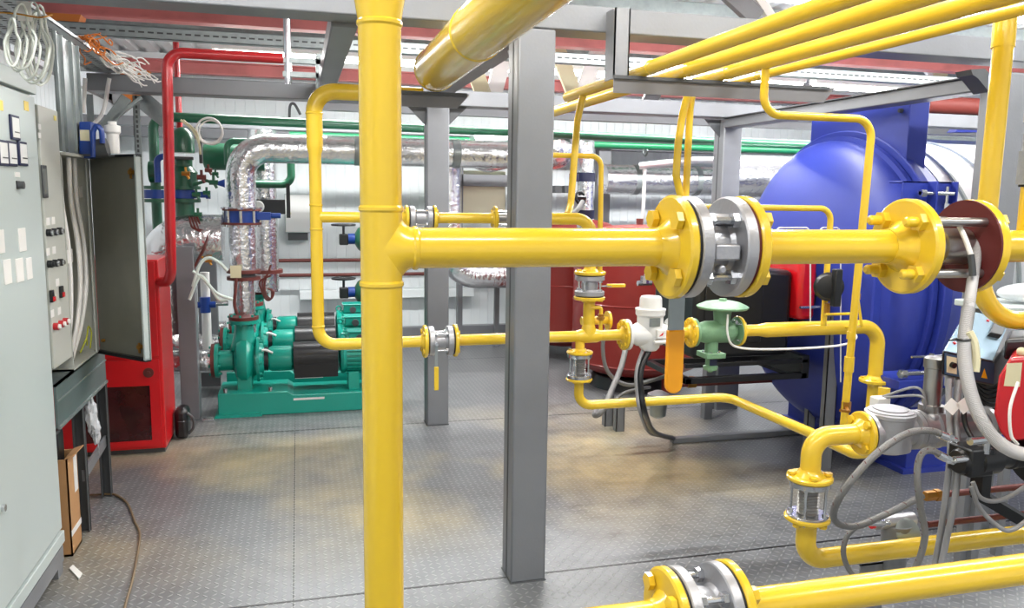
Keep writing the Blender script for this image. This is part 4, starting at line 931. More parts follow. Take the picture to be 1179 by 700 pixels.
P('motor', M().cyl(pm+V((.26, 0, 0)), pm+V((.7, .03, 0)), .085, n=32), BLACK, op)
def hose(pts, r, lb, ends=(), mt=HOSE, stripe=False, name='steel_hose', cat='hose'):
    r = r*(.78 if mt is HOSE else 1)
    p = [dpt(*a) for a in pts]; t = T(name, lb, cat, p[0])
    if mt is HOSE:
        cc_ = crom(p, 12); mk = M()
        for q in range(6, len(cc_)-6, 6): mk.lathe(cc_[q], (cc_[q+1]-cc_[q-1])+V((0, .006, .006)), [(0, r*.9), (.0002, r*1.03), (.0022, r*1.03), (.0024, r*.9)], 14)
        P('braid_marking', mk, MAROON, t, 'dark woven tracer marks')['kind'] = 'stuff'
    P('hose', M().spline(p, r, n=16, sub=12), mt, t)
    for e in ends:
        a, b = (p[0], (p[1]-p[0]).normalized()) if e == 0 else (p[-1], (p[-2]-p[-1]).normalized())
        P('ferrule', M().cyl(a, a+b*.025, r*1.25, n=20).cyl(a-b*.016, a, r*1.3, n=6).cyl(a-b*.03, a-b*.015, r*.9, n=12), CHROME, t)
    return t
hose([(1090, 503, 2.13), (1072, 496, 2.12), (1045, 499, 2.1), (1012, 520, 2.05), (983, 550, 2.03), (963, 580, 2.05), (962, 600, 2.1), (985, 606, 2.15), (1020, 592, 2.2), (1062, 571, 2.25)], .0118, 'long braided steel hose looping left from the pump to the brass fitting', (0,))
hose([(1088, 527, 2.12), (1073, 519, 2.11), (1061, 523, 2.1), (1056, 545, 2.1), (1060, 585, 2.1), (1065, 615, 2.1), (1058, 645, 2.12), (1045, 668, 2.15)], .0112, 'braided steel hose bending straight down to the floor beside the grey filter', (0,))
hose([(1012, 602, 2.2), (995, 602, 2.2), (977, 615, 2.2), (971, 635, 2.2), (977, 655, 2.2), (992, 672, 2.2)], .0092, 'short braided hose curling down from the left end of the grey oil filter', (0,))
hose([(1120, 555, 2.1), (1128, 572, 2.1), (1145, 577, 2.1), (1165, 570, 2.1), (1195, 550, 2.1)], .006, 'upper grey cable loop hanging under the black pump', mt=HOSEG, name='cable', cat='cable')
hose([(1118, 560, 2.1), (1128, 585, 2.1), (1148, 605, 2.1), (1165, 610, 2.1), (1195, 590, 2.1)], .006, 'lower grey cable loop hanging under the black pump', mt=HOSEG, name='cable', cat='cable')
hose([(1092, 436, 2.27), (1093, 480, 2.25), (1094, 520, 2.23), (1089, 570, 2.22), (1082, 620, 2.22), (1073, 668, 2.22)], .0085, 'left one of two grey cable sleeves dropping from the control box', mt=HOSEG, name='cable_sleeve', cat='cable')
hose([(1104, 438, 2.27), (1101, 480, 2.25), (1103, 520, 2.23), (1100, 570, 2.21), (1090, 620, 2.2), (1080, 668, 2.2)], .0085, 'right one of two grey cable sleeves dropping from the control box', mt=HOSEG, name='cable_sleeve', cat='cable')
hose([(1109, 470, 2.2), (1112, 490, 2.2), (1122, 508, 2.18), (1135, 520, 2.18)], .007, 'short black cable curving behind the white tags', mt=BLACK, name='cable', cat='cable')
hose([(1172, 440, 2.05), (1163, 470, 2.03), (1164, 500, 2.03), (1172, 512, 2.03)], .004, 'thin white cable in front of the red burner cover', mt=WHITEP, name='cable', cat='cable')
for (px, py, rot, lb) in ((1096, 468, .7, 'white paper tag hanging on the left cable sleeve'), (1110, 467, .9, 'white paper tag hanging on the right, beside the corrugated conduit')):
    c = dpt(px, py, 2.18); ux = RT*math.cos(rot)+DN*math.sin(rot); uy = -RT*math.sin(rot)+DN*math.cos(rot); s = .017
    ONE('paper_tag', M().prism([c+ux*s+uy*s, c-ux*s+uy*s, c-ux*s-uy*s, c+ux*s-uy*s], -FW*.001), WHITEP, lb, 'tag', 'white paper tags')
# copper / brown oil pipes with filter
for i, (py0, py1, lb) in enumerate(((571, 562, 'upper brown oil pipe with brass union, behind the grey sleeves'), (604, 590, 'lower brown oil pipe leaving the grey oil filter'))):
    a = at(1068, py0, 'y', 2.0); t = T('oil_pipe', lb, 'pipe', a, 'brown oil pipes')
    P('pipe', M().cyl(a, (3.0, 2.0, a.z), .0105, n=14), BROWN, t)
    if i == 0: P('union', M().cyl(a-X*.01, a+X*.03, .016, n=6).cyl(a+X*.028, a+X*.045, .019, n=6), BRASS, t)
of = at(1032, 603, 'y', 2.0)
oft = T('oil_filter', 'grey oil filter with a round bowl and glass disc on a floor bracket, lower right', 'filter', (of.x, 2.0, 0))
P('head', M().cyl((of.x-.065, 2.0, of.z+.01), (of.x+.06, 2.0, of.z+.01), .022, n=20).cyl((of.x-.085, 2.0, of.z+.008), (of.x-.065, 2.0, of.z+.008), .018, n=6), CAST, oft)
P('connector', M().cyl((of.x-.095, 2.0, of.z+.008), (of.x-.083, 2.0, of.z+.008), .015, n=12), RED, oft, 'red end ring')
P('face', M().lathe((of.x+.015, 1.975, of.z-.02), -Y+Z*.5, [(0, .04), (.012, .044), (.018, .034), (.02, .0)], 28), GALV, oft)
P('bowl', M().lathe((of.x, 2.0, of.z-.17), Z, [(0, .02), (.01, .035), (.12, .042), (.17, .045)], 24), STEEL, oft)
P('bracket', M().box(of.x-.12, of.x-.03, 2.0, 2.006, 0, of.z-.17+.05).box(of.x-.12, of.x+.06, 2.0, 2.05, of.z-.128, of.z-.122), STEEL, oft)
# burner stand
bs = T('burner_stand', 'dark grey stand legs behind the yellow pipe at the lower right corner', 'stand', (2.3, 2.4, 0))
for (px, py) in ((1108, 650), (1121, 652), (1150, 640)):
    b = at(px, py, 'z', 0)
    P('leg', M().box(b.x-.02, b.x+.02, b.y, b.y+.03, 0, .55), STEEL, bs)
P('arm', M().bar(dpt(1120, 565, 2.35), dpt(1179, 600, 2.3), .035, .03), BLACK, bs, 'black arm')
# ledge and white bag
lg = at(1125, 353, 'y', 2.75)
lt = T('side_ledge', 'light grey ledge behind the curved yellow pipe at the right edge', 'ledge', (lg.x+.4, 2.9, lg.z))
P('top', M().box(lg.x+.12, lg.x+.9, 2.7, 3.0, lg.z-.03, lg.z), CABW, lt, bevel=.005)
P('front', M().box(lg.x+.18, lg.x+.9, 2.74, 2.98, lg.z-.30, lg.z-.03), STEEL, lt)
wbp = at(1180, 349, 'y', 2.8)
ONE('plastic_bag', M().ball((wbp.x+.03, 2.82, lg.z+.045), .10, (1.5, .8, .42), 24), PLAST, 'crumpled white bag lying on the grey ledge at the right edge', 'bag')
# things far right behind the column: second boiler in the distance
fb = T('boiler', 'second blue boiler with a red brown flue drum, far right behind the first', 'boiler', (6.2, 6.8, 0))
P('shell', M().lathe((5.4, 7.2, 1.05), X, [(0, .2), (.2, .8), (.22, .85), (1.6, .85), (1.6, .2)], 64), BLUE, fb)
fd = at(1105, 122, 'y', 5.6)
P('flue_drum', M().cyl((fd.x-.35, 5.6, fd.z), (fd.x+.5, 5.6, fd.z), .07, n=32), mat('red_brown_drum', (118, 46, 38), .55), fb, 'red brown drum')
P('flue_arm', M().prism([at(1100, 152, 'y', 5.8), at(1122, 128, 'y', 5.8), at(1129, 128, 'y', 5.8), at(1129, 152, 'y', 5.8)], (0, .1, 0)), BLUE, fb)
P('leg', M().box(5.6, 6.8, 6.9, 7.5, 0, .35), BLUE, fb)
ONE('cable_shelf', M().box(at(1060, 155, 'y', 5.6).x, 6.5, 5.6, 5.9, at(1060, 156, 'y', 5.6).z-.03, at(1060, 156, 'y', 5.6).z), GALV, 'galvanised shelf rail seen between the boiler hood and the right column', 'rail', bevel=.003)
# ================================================================== LEFT: CABINETS
XC = -.98
ca = T('control_cabinet', 'tall light grey control cabinet nearest the camera with meters and push plates', 'cabinet', (-1.25, 2.5, 0))
P('body', M().box(-1.55, XC-.02, 1.4, 3.57, .12, 2.03), CABW, ca, bevel=.004)
P('door', M().box(XC-.02, XC, 1.42, 3.555, .20, 1.955), CABW, ca, 'flat light grey door', bevel=.003)
P('top_rail', M().box(XC-.02, XC+.004, 1.4, 3.57, 1.965, 2.03), CABW, ca, bevel=.003)
P('base_rail', M().box(XC-.02, XC+.004, 1.4, 3.57, .135, .185), CABW, ca, bevel=.003)
P('plinth', M().box(-1.52, XC-.01, 3.50, 3.57, 0, .12).box(XC-.03, XC-.005, 1.4, 3.57, .05, .12).box(-1.52, XC-.03, 1.4, 1.45, 0, .12), STEEL, ca, 'grey plinth')
def onface(px, py, w, h, th, x=XC, name='plate', mt=WHITEP, par=None, lb=None, bevel=.0):
    c = at(px, py, 'x', x); return P(name, M().box(x, x+th, c.y-w/2, c.y+w/2, c.z-h/2, c.z+h/2), mt, par, lb, bevel), c
for (px, py) in ((15.5, 147), (12, 177), (24.5, 177), (1.5, 176)):
    f, c = onface(px, py, .092, .088, .008, name='meter', mt=BLUEK, par=ca, lb='dark framed meter', bevel=.002)
    P('meter_face', M().box(XC+.008, XC+.010, c.y-.035, c.y+.035, c.z-.035, c.z+.035), METER, f, 'white meter face')
    P('needle', M().box(XC+.010, XC+.011, c.y-.02, c.y+.03, c.z-.018, c.z-.014), BLACK, f)
onface(19.5, 201, .05, .018, .003, par=ca)
f, c = onface(20, 213, .03, .03, .004, par=ca, mt=BLACK, name='switch')
P('knob', M().cyl((XC, c.y, c.z), (XC+.022, c.y, c.z), .014, n=16), STEELD, ca)
for (px, py, w, h) in ((25, 276, .075, .085), (1, 278, .05, .08), (8, 313, .07, .085), (22, 311, .075, .085), (33, 309, .06, .08)):
    onface(px, py, w, h, .004, par=ca, name='push_plate', lb='pale push plate', bevel=.001)
for (px, py) in ((30, 122), (0, 121)): onface(px, py, .05, .035, .002, par=ca, mt=mat('yellow_warning_sticker', (236, 206, 90), .5), name='sticker', lb='yellow warning sticker')
cc = at(2, 585, 'x', XC); P('lock', M().cyl((XC, cc.y, cc.z), (XC+.012, cc.y, cc.z), .012, n=16), CHROME, ca)
# narrow cabinet with lamps and switches
cb2 = T('switch_cabinet', 'narrow grey switch cabinet with rows of knobs, between the tall cabinet and open box', 'cabinet', (-1.2, 3.73, .865))
P('body', M().box(-1.4, XC-.012, 3.59, 3.865, .862, 1.935), CABG, cb2, bevel=.004)
P('door', M().box(XC-.012, XC, 3.592, 3.862, .868, 1.93), CABG, cb2, bevel=.003)
f, c = onface(50.5, 209, .06, .13, .006, par=cb2, name='display', mt=STEELD, lb='dark grey display', bevel=.002)
P('glass', M().box(XC+.006, XC+.008, c.y-.022, c.y+.022, c.z-.05, c.z+.05), mat('display_glass', (120, 124, 122), .15), f)
f_ = at(64, 128, 'x', XC); onface(63, 136, .03, .02, .002, par=cb2, mt=mat('yellow_tag', (230, 214, 110), .5), name='sticker')
onface(45, 146, .03, .022, .003, par=cb2); onface(45, 156, .03, .022, .003, par=cb2)
for (px, py, k) in ((54, 268, CHROME), (60, 267, CHROME), (66, 266, CHROME), (55, 304, BLACK), (61, 303, CHROME), (67, 302, CHROME), (62, 376, REDP), (68, 373, REDP), (73, 370, REDP)):
    c = at(px, py, 'x', XC)
    b_ = P('push_button', M().cyl((XC, c.y, c.z), (XC+.018, c.y, c.z), .0155, n=16), BLACK if k is not REDP else k, cb2)
    P('button_cap', M().cyl((XC+.018, c.y, c.z), (XC+.026, c.y, c.z), .010, n=14), k if k is not REDP else WHITEP, b_)
for (px, py) in ((58, 341), (69, 336)):
    c = at(px, py, 'x', XC); f, c = onface(px, py, .03, .05, .012, par=cb2, mt=BLACK, name='double_button', bevel=.002)
    P('button_cap', M().box(XC+.012, XC+.018, c.y-.010, c.y+.010, c.z-.02, c.z-.002), RED, f, 'red lower button')
for (px, py) in ((55, 255), (61, 254), (55, 290), (62, 288), (66, 325), (60, 361), (68, 358)): onface(px, py, .042, .03, .002, par=cb2, name='label_plate')
# open wall box
ob = T('open_cabinet', 'open cabinet with white cables hanging inside and a grey door swung out', 'cabinet', (-1.2, 4.1, .8))
y0, y1, z0, z1 = 3.87, 4.34, .80, 1.755
P('shell', M().box(-1.38, -1.37, y0, y1, z0, z1).box(-1.37, XC, y0, y0+.008, z0, z1).box(-1.37, XC, y1-.008, y1, z0, z1).box(-1.37, XC, y0, y1, z0, z0+.008).box(-1.37, XC+.02, y0-.0, y1+.02, z1-.006, z1+.006), CABG, ob)
P('edge_strip', M().box(XC-.004, XC+.004, y1-.05, y1+.004, z0, z1-.01), CABG, ob, bevel=.002)
P('mounting_plate', M().box(-1.37, -1.365, y0+.01, y1-.01, z0+.01, z1-.01), CREAM, ob)
H0 = V((XC+.004, 4.345, 0)); H1 = V((-.70, 4.06, 0)); dd_ = (H1-H0).normalized(); nn_ = V((-dd_.y, dd_.x, 0))
dr = P('door', M().prism([H0+Z*z0, H1+Z*z0, H1+Z*(z1+.01), H0+Z*(z1+.01)], nn_*.012), DOORIN, ob, 'grey open door leaf', bevel=.002)
P('door_rim', M().prism([H1+Z*z0-dd_*.012-nn_*.022, H1+Z*z0-nn_*.022, H1+Z*(z1+.01)-nn_*.022, H1+Z*(z1+.01)-dd_*.012-nn_*.022], nn_*.034), CABW, dr, 'pale door edge')
P('door_rim', M().prism([H0+Z*(z1-.0)-nn_*.02, H1+Z*(z1-.0)-nn_*.02, H1+Z*(z1+.012)-nn_*.02, H0+Z*(z1+.012)-nn_*.02], nn_*.03).prism([H0+Z*(z0-.008)-nn_*.02, H1+Z*(z0-.008)-nn_*.02, H1+Z*(z0+.008)-nn_*.02, H0+Z*(z0+.008)-nn_*.02], nn_*.03), BLACK, dr, 'black rubber door seal')
for z in (z1-.07, z0+.06, z0+.5):
    c = H1-dd_*.05+Z*z-nn_*.004
    if z < z0+.4 or z > z0+.7: P('door_lock', M().cyl(c, c-nn_*.02, .012, n=10).bar(c-nn_*.012-Z*.03, c-nn_*.012+Z*.02, .012, .005, up=nn_), BRASS, dr)
c = H0+dd_*.05+Z*(z0+.06)-nn_*.004; P('door_lock', M().cyl(c, c-nn_*.015, .008, n=8), BRASS, dr)
k = 0
for (xx, ya, yb_, yc, rr_) in ((-1.01, 3.96, 3.98, 3.95, .010), (-1.02, 4.01, 4.03, 3.97, .008), (-1.0, 4.07, 4.10, 3.99, .010), (-1.01, 4.12, 4.16, 4.02, .010), (-1.0, 4.17, 4.21, 4.05, .010), (-1.01, 4.22, 4.25, 4.09, .009), (-1.02, 4.26, 4.27, 4.13, .008)):
    c = ONE('cabinet_cable', M().spline([(xx, ya, z1-.01), (xx, ya, 1.55), (xx+.01, yb_, 1.35), (xx+.01, yb_, 1.15), (xx, (yb_+yc)/2, .98), (xx-.03, yc, .82)], rr_, n=10), WHITEP, 'white cable hanging inside the open cabinet', 'cable', 'white cables in the open cabinet')
for (px, py, lb) in ((83, 229, 'left'), (93, 221, 'right')):
    c = at(px, py, 'x', -1.0); ONE('paper_tag', M().box(-1.0, -.999, c.y-.035, c.y+.03, c.z-.028, c.z+.028), WHITEP, '%s one of the two upper paper cable tags in the open cabinet' % lb, 'tag', 'paper cable tags')
for (px, py, lb) in ((80, 295, 'middle paper cable tag at the left of the open cabinet'), (96, 335, 'lowest wide paper cable tag in the open cabinet')):
    c = at(px, py, 'x', -1.0); ONE('paper_tag', M().box(-1.0, -.999, c.y-.055, c.y+.05, c.z-.03, c.z+.03), WHITEP, lb, 'tag', 'paper cable tags')
ONE('earth_wire', M().spline([(-1.02, 4.16, .83), (-1.0, 4.2, .89), (-1.0, 4.25, .94), (-1.0, 4.3, .90), (-1.0, 4.26, .83)], .0035, n=8).spline([(-1.03, 4.2, .82), (-1.01, 4.24, .88), (-1.02, 4.29, .84)], .0035, n=8), mat('yellow_green_wire', (186, 190, 50), .5), 'yellow green earth wires in the bottom corner of the open cabinet', 'wire')
ONE('terminal_strip', M().box(-1.3, -1.02, 3.9, 4.05, .808, .87), BLACK, 'black terminals at the bottom of the open cabinet', 'terminals', bevel=.004)
# stand under the boxes
sd = T('cabinet_stand', 'grey sheet steel stand with legs carrying the switch boxes', 'stand', (-1.2, 4.0, 0))
P('apron', M().box(XC-.012, XC-.002, 3.60, 4.47, .615, .80).box(-1.45, XC-.002, 3.60, 4.47, .79, .80), mat('grey_zinc_sheet', (120, 132, 132), .38, .5, .03, 30, var=.2, vscale=3), sd, 'grey sheet apron')
P('fold_line', M().box(XC-.003, XC+.003, 3.60, 4.47, .725, .731).box(XC-.004, XC+.006, 3.6, 4.47, .61, .622), GALV, sd)
for yy in (3.98, 4.44):
    P('leg', M().box(XC-.045, XC-.040, yy-.02, yy+.03, 0, .615).box(XC-.045, XC-.0, yy+.025, yy+.03, 0, .615).box(XC-.006, XC-.002, yy+.0, yy+.03, 0, .615), STEELD, sd)
P('leg', M().box(-1.43, -1.39, 4.43, 4.47, 0, .79), STEELD, sd)
P('brace', M().bar(at(96, 548, 'x', XC-.02), at(124, 503, 'x', XC-.02), .012, .055, up=Z), STEEL, sd)
random.seed(11)
def crumple(c, r, sc):
    b_ = M().ball((0, 0, 0), r, sc, 18)
    b_.v = [tuple(V(c)+V(q)*(1+random.uniform(-.30, .30))) for q in b_.v]; return b_
rg_ = crumple((XC, 4.12, .53), .042, (.55, .8, 1.8)); q2 = crumple((XC, 4.17, .455), .045, (.5, 1.0, 1.0)); rg_.add(q2.v, q2.f); q2 = crumple((XC, 4.20, .40), .03, (.5, 1.0, 1.2)); rg_.add(q2.v, q2.f)
ONE('plastic_film', rg_.spline([(XC, 4.2, .4), (XC, 4.23, .32), (XC-.02, 4.3, .26)], .002), PLAST, 'scrap of white plastic film caught under the stand apron', 'plastic film')
bxx = T('cardboard_box', 'open brown cardboard box under the cabinet stand', 'box', (-1.15, 3.82, 0))
P('walls', M().box(-1.30, -.99, 3.72, 3.726, 0.0, .44).box(-1.30, -.99, 3.874, 3.88, 0, .44).box(-.996, -.99, 3.72, 3.88, 0, .44).box(-1.30, -1.294, 3.72, 3.88, 0, .44).box(-1.3, -.99, 3.72, 3.88, 0, .01), CARD, bxx)
P('flap', M().prism([(-1.0, 3.874, .44), (-1.0, 3.72, .44), (-.955, 3.735, .462), (-.955, 3.86, .458)], (0, 0, .005)), CARD, bxx)
P('tape', M().box(-.990, -.988, 3.72, 3.88, .09, .115), WHITEP, bxx, 'strip of clear tape')
P('paper_label', M().box(-.990, -.988, 3.81, 3.86, .26, .42), METER, bxx, 'white paper label')
ONE('black_tool_case', M().box(-1.28, -1.03, 3.74, 3.86, .02, .56), BLACK, 'black equipment standing in the cardboard box', 'case', bevel=.02)
ONE('paper_scrap', M().prism([at(80, 655, 'z', .003), at(84, 651, 'z', .003), at(95, 661, 'z', .003), at(91, 667, 'z', .003)], (0, 0, .004)), WHITEP, 'small white paper scrap on the floor by the cabinet foot', 'paper')
pts = [at(*q, 'z', .008) for q in ((100, 570), (124, 569), (134, 570), (147, 580), (155, 600), (161, 615), (158, 640), (152, 670), (144, 698), (135, 740))]
ONE('floor_cable', M().spline(pts, .0055, n=8), mat('brown_cable', (112, 92, 66), .5), 'brown cable snaking along the floor beside the cabinets', 'cable')
# ------------------------------------------------------------------ cable trays and stuff above
up = T('tray_riser', 'ribbed galvanised channel standing upright on top of the open cabinet', 'cable channel', (XC-.03, 4.0, 1.765))
ya, yb2 = at(66, 100, 'x', XC).y, at(92, 100, 'x', XC).y
zz1 = at(80, 47, 'x', XC).z
P('back', M().box(XC-.01, XC-.006, ya, yb2, 1.765, zz1), GALV, up)
for f in (0, .25, .66, .97): P('rib', M().box(XC-.008, XC+.006, ya+(yb2-ya)*f, ya+(yb2-ya)*f+.008, 1.765, zz1), GALV, up)
ty = T('cable_tray', 'perforated galvanised cable tray running back above the left cabinets', 'cable tray', (-1.1, 4.0, 2.30))
P('floor_plate', M().box(-1.32, XC, 1.5, 5.36, 2.295, 2.299), GALV, ty)
P('side', M().box(XC-.003, XC, 1.5, 5.36, 2.295, 2.312).box(-1.32, -1.317, 1.5, 5.36, 2.295, 2.35), GALV, ty)
hm = M()
for i in range(70):
    for j in range(5): hm.box(-1.29+j*.06, -1.262+j*.06, 2.0+i*.047, 2.012+i*.047, 2.2935, 2.2949)
h = P('slot', hm, STEELD, ty); h['kind'] = 'stuff'
random.seed(3)
wires = M()
for i in range(26):
    a = at(random.uniform(112, 132), random.uniform(58, 66), 'y', 4.75); p = [a]
    for q in range(5): p.append(p[-1]+V((random.uniform(.01, .05), random.uniform(-.03, .09), random.uniform(-.045, .012))))
    wires.spline(p, .0038, n=6, sub=5)
o = ONE('loose_wires', wires, WHITEP, 'tangle of pale loose wires lying in the cable tray', 'wires'); o['kind'] = 'stuff'
wires = M()
for i in range(16):
    p = [at(random.uniform(86, 104), random.uniform(38, 52), 'y', 4.45)]
    for q in range(5): p.append(p[-1]+V((random.uniform(-.015, .045), random.uniform(-.04, .06), random.uniform(-.04, .02))))
    wires.spline(p, .0034, n=6, sub=5)
o = ONE('loose_wires', wires, ORANGE, 'tangle of orange and brown wires on the cable tray under the strut', 'wires'); o['kind'] = 'stuff'
# bundle of pale cable loops hanging over the near cabinet
for i, (cx_, w_, top, bot, dep) in enumerate(((20, 11, 8, 82, 2.75), (32, 14, 14, 92, 2.80), (44, 10, 20, 88, 2.85), (46, 15, 6, 98, 2.9), (14, 9, 20, 76, 2.7), (50, 11, 24, 96, 2.95), (24, 17, 4, 80, 2.72), (38, 19, 2, 96, 2.83), (30, 8, 24, 70, 2.78), (42, 16, 12, 93, 2.88))):
    pts = []
    for k in range(17):
        a = 2*PI*k/16; pts.append(dpt(cx_+w_*math.sin(a)*(1 if math.cos(a) < .3 else .55), (top+bot)/2-(bot-top)/2*math.cos(a), dep+.02*math.sin(a*2+i)))
    ONE('cable_coil', M().spline(pts, .0042, n=8, sub=4), mat('pale_cable', (204, 208, 200), .45) if i == 0 else bpy.data.materials['pale_cable'], 'pale cable loop hanging above the tall cabinet', 'cable coil', 'pale cable loops above the tall cabinet')
tg = dpt(28, 12, 2.75)
ONE('paper_tag', M().box(tg.x-.022, tg.x+.022, tg.y-.001, tg.y, tg.z-.035, tg.z+.03), WHITEP, 'white tag at the top of the hanging cable loops', 'tag')
ONE('tie_wire', M().spline([dpt(-5, 14, 2.7), dpt(20, 16, 2.72), dpt(45, 20, 2.75), dpt(60, 17, 2.8)], .003), BRASS, 'thin tan string stretched across the hanging cable loops', 'string')
# dark rack behind the near cabinet top
ONE('wall_rack', M().box(-1.70, -1.45, 2.3, 4.3, 2.08, 2.26).box(-1.70, -1.66, 2.3, 4.3, 1.7, 2.1), STEEL, 'grey rack on the wall behind the hanging cable loops', 'rack', bevel=.005)
# items on top of the open cabinet
ytop = 4.18
bf = T('blue_holder', 'blue plastic holder with a curved side on top of the open cabinet', 'holder', (-.93, ytop, 1.77))
p0 = at(91, 182, 'y', ytop); p1 = at(91, 140, 'y', ytop); p2 = at(105, 140, 'y', ytop); p3 = at(105, 182, 'y', ytop)
P('box', M().prism([p0, p3, p2, p1], (0, .10, 0)), BLUED, bf, bevel=.004)
P('arch', M().tube([at(107, 181, 'y', ytop-.05), at(107, 152, 'y', ytop-.05), at(111, 143, 'y', ytop-.05), at(117, 150, 'y', ytop-.05), at(118, 165, 'y', ytop-.05)], .012, bend=.02, n=10), BLUED, bf)
P('note', M().box(p0.x+.01, p0.x+.05, ytop-.002, ytop, p0.z+.08, p0.z+.13), CREAM, bf)
ONE('grey_motor', M().cyl(at(109, 172, 'y', ytop), at(124, 170, 'y', ytop), .045, n=24), STEELD, 'dark grey round device on top of the open cabinet beside the blue holder', 'device')
bt = at(131, 178, 'y', 4.25)
ONE('white_canister', M().lathe((bt.x, 4.25, 1.775), Z, [(0, .028), (.09, .028), (.1, .036), (.13, .036), (.135, .02), (.15, .02)], 20), WHITEP, 'small white canister near the outer corner on top of the cabinet', 'canister')
ONE('support_shelf', M().box(-1.0, at(157, 180, 'y', 4.3).x-.03, 4.16, 4.36, 1.757, 1.766), STEELD, 'dark thin shelf under the blue holder', 'shelf')
# galvanised brackets under the rear beam at the left
for (a, b, c, d, w_, lb) in ((120, 148, 146, 112, .06, 'slotted galvanised brace leaning under the rear beam, left side'), (128, 140, 163, 112, .02, 'thin brace rod beside the slotted brace')):
    ONE('tray_brace', M().bar(at(a, b, 'y', 5.2), at(c, d, 'y', 5.2), w_, .03, up=Y), GALV, lb, 'brace', 'galvanised braces', .003)
ONE('tray_brace', M().bar(at(192, 138, 'y', 5.6), at(160, 112, 'y', 5.6), .14, .004, up=Y+Z), GALV, 'broad galvanised sheet sloping beside the red pipe', 'brace', 'galvanised braces')
sr = at(163, 250, 'y', 5.55)
ss = T('slotted_upright', 'slotted galvanised upright on the left wall beside the green valves', 'upright', (sr.x, 5.55, 0))
P('profile', M().box(sr.x-.02, sr.x+.02, 5.55, 5.554, 0, 2.19).box(sr.x-.02, sr.x-.016, 5.55, 5.59, 0, 2.19), GALV, ss)
hm = M()
for i in range(40): hm.box(sr.x-.006, sr.x+.006, 5.5485, 5.5497, 1.0+i*.03, 1.018+i*.03)
h = P('slot', hm, STEELD, ss); h['kind'] = 'stuff'
sr = at(104, 130, 'y', 5.6)
ONE('slotted_upright', M().box(sr.x-.02, sr.x+.02, 5.6, 5.604, 1.6, 2.19), GALV, 'short slotted upright seen above the open cabinet', 'upright')
for i, (px, dy) in enumerate(((98, 0), (126, .02))):
    a = at(px, 90, 'y', 5.3); b = at(px-8 if i else px-2, 130, 'y', 5.3); c = at(100, 150, 'y', 5.0)
    ONE('drop_cable', M().spline([a, b, c] if i else [a, a*.5+b*.5, b], .012, n=8), WHITEP, ('curved' if i else 'straight')+' pale cable sleeve hanging in front of the rear beam', 'cable')
# ================================================================== RED CABINET
yr = 5.15; xr0, xr1 = -1.62, at(191, 500, 'y', yr).x; zrt = at(180, 299, 'y', yr).z
rcb = T('red_cabinet', 'red steel cabinet with a dark glass window in its lower door', 'cabinet', ((xr0+xr1)/2, yr+.2, 0))
P('body', M().box(xr0, xr1, yr, yr+.42, .03, zrt), RED, rcb, bevel=.006)
P('base', M().box(xr0+.01, xr1-.01, yr+.02, yr+.40, 0, .03), STEELD, rcb)
zs = at(170, 412, 'y', yr).z
P('upper_door', M().box(xr0, xr1-.02, yr-.012, yr-.001, zs+.01, zrt-.01), RED, rcb, bevel=.003)
xw0, xw1 = at(120, 450, 'y', yr).x-.12, at(173, 450, 'y', yr).x; zw1 = at(160, 444, 'y', yr).z; zw0 = at(160, 507, 'y', yr).z
ld_ = P('lower_door', M().box(xr0, xr1-.02, yr-.012, yr-.001, .05, zw0).box(xr0, xr1-.02, yr-.012, yr-.001, zw1, zs-.01).box(xw1, xr1-.02, yr-.012, yr-.001, zw0, zw1).box(xr0, xw0, yr-.012, yr-.001, zw0, zw1), RED, rcb)
P('window', M().box(xw0, xw1, yr-.008, yr-.004, zw0, zw1), GLASSD, ld_, 'dark reddish window pane')
lk = at(171, 429, 'y', yr-.012); P('lock', M().cyl(lk, lk-Y*.006, .03, n=24).cyl(lk-Y*.006, lk-Y*.02, .012, n=12), BROWN, ld_, 'round lock')
kn = at(168, 315, 'y', yr-.012); P('keyhole', M().cyl(kn, kn-Y*.005, .012, n=16), BROWN, rcb)
# black bag on the floor beside it
bg = at(209, 505, 'z', 0)
bag = T('black_bag', 'small black bag standing on the floor against the red cabinet', 'bag', (bg.x-.03, bg.y+.06, 0))
P('body', M().box(xr1+.01, bg.x+.045, bg.y-.02, bg.y+.14, .0, .20), BLACK, bag, bevel=.03)
P('pocket', M().box(xr1+.03, bg.x+.03, bg.y-.04, bg.y-.02, .02, .13), BLACK, bag, bevel=.015)
P('strap', M().spline([(bg.x+.04, bg.y, .17), (bg.x+.075, bg.y, .13), (bg.x+.075, bg.y, .07), (bg.x+.045, bg.y, .03)], .009, n=8), STEELD, bag)
# ================================================================== RED PIPE
yp = 5.05
a = at(192, 60, 'y', yp); b = at(326, 53, 'y', yp); c = at(198, 318, 'y', yp)
rp = T('red_pipe', 'bright red pipe rising from the red cabinet and bending right under the roof', 'pipe', (c.x, yp, c.z))
P('pipe', M().tube([(b.x, yp, a.z), (a.x-.0, yp, a.z), (c.x-.005, yp, c.z-.03), (xr1-.01, yp+.14, c.z-.05)], .030, bend=.09, n=24, seg=10), REDP, rp)
sv = at(331, 60, 'y', yp)
sp_ = T('suspension_pipe', 'pale silver upright tube where the red pipe ends, below the roof', 'tube', (sv.x, yp, 2.2))
P('tube', M().cyl((sv.x, yp, 2.24), (sv.x, yp, 2.9), .022, n=20), CHROME, sp_)
P('clamp', M().box(sv.x-.03, sv.x+.2, yp-.02, yp+.02, 2.28, 2.31).box(sv.x-.03, sv.x+.2, yp-.02, yp+.02, 2.36, 2.39).box(sv.x+.16, sv.x+.2, yp-.02, yp+.02, 2.22, 2.42), GALV, sp_)
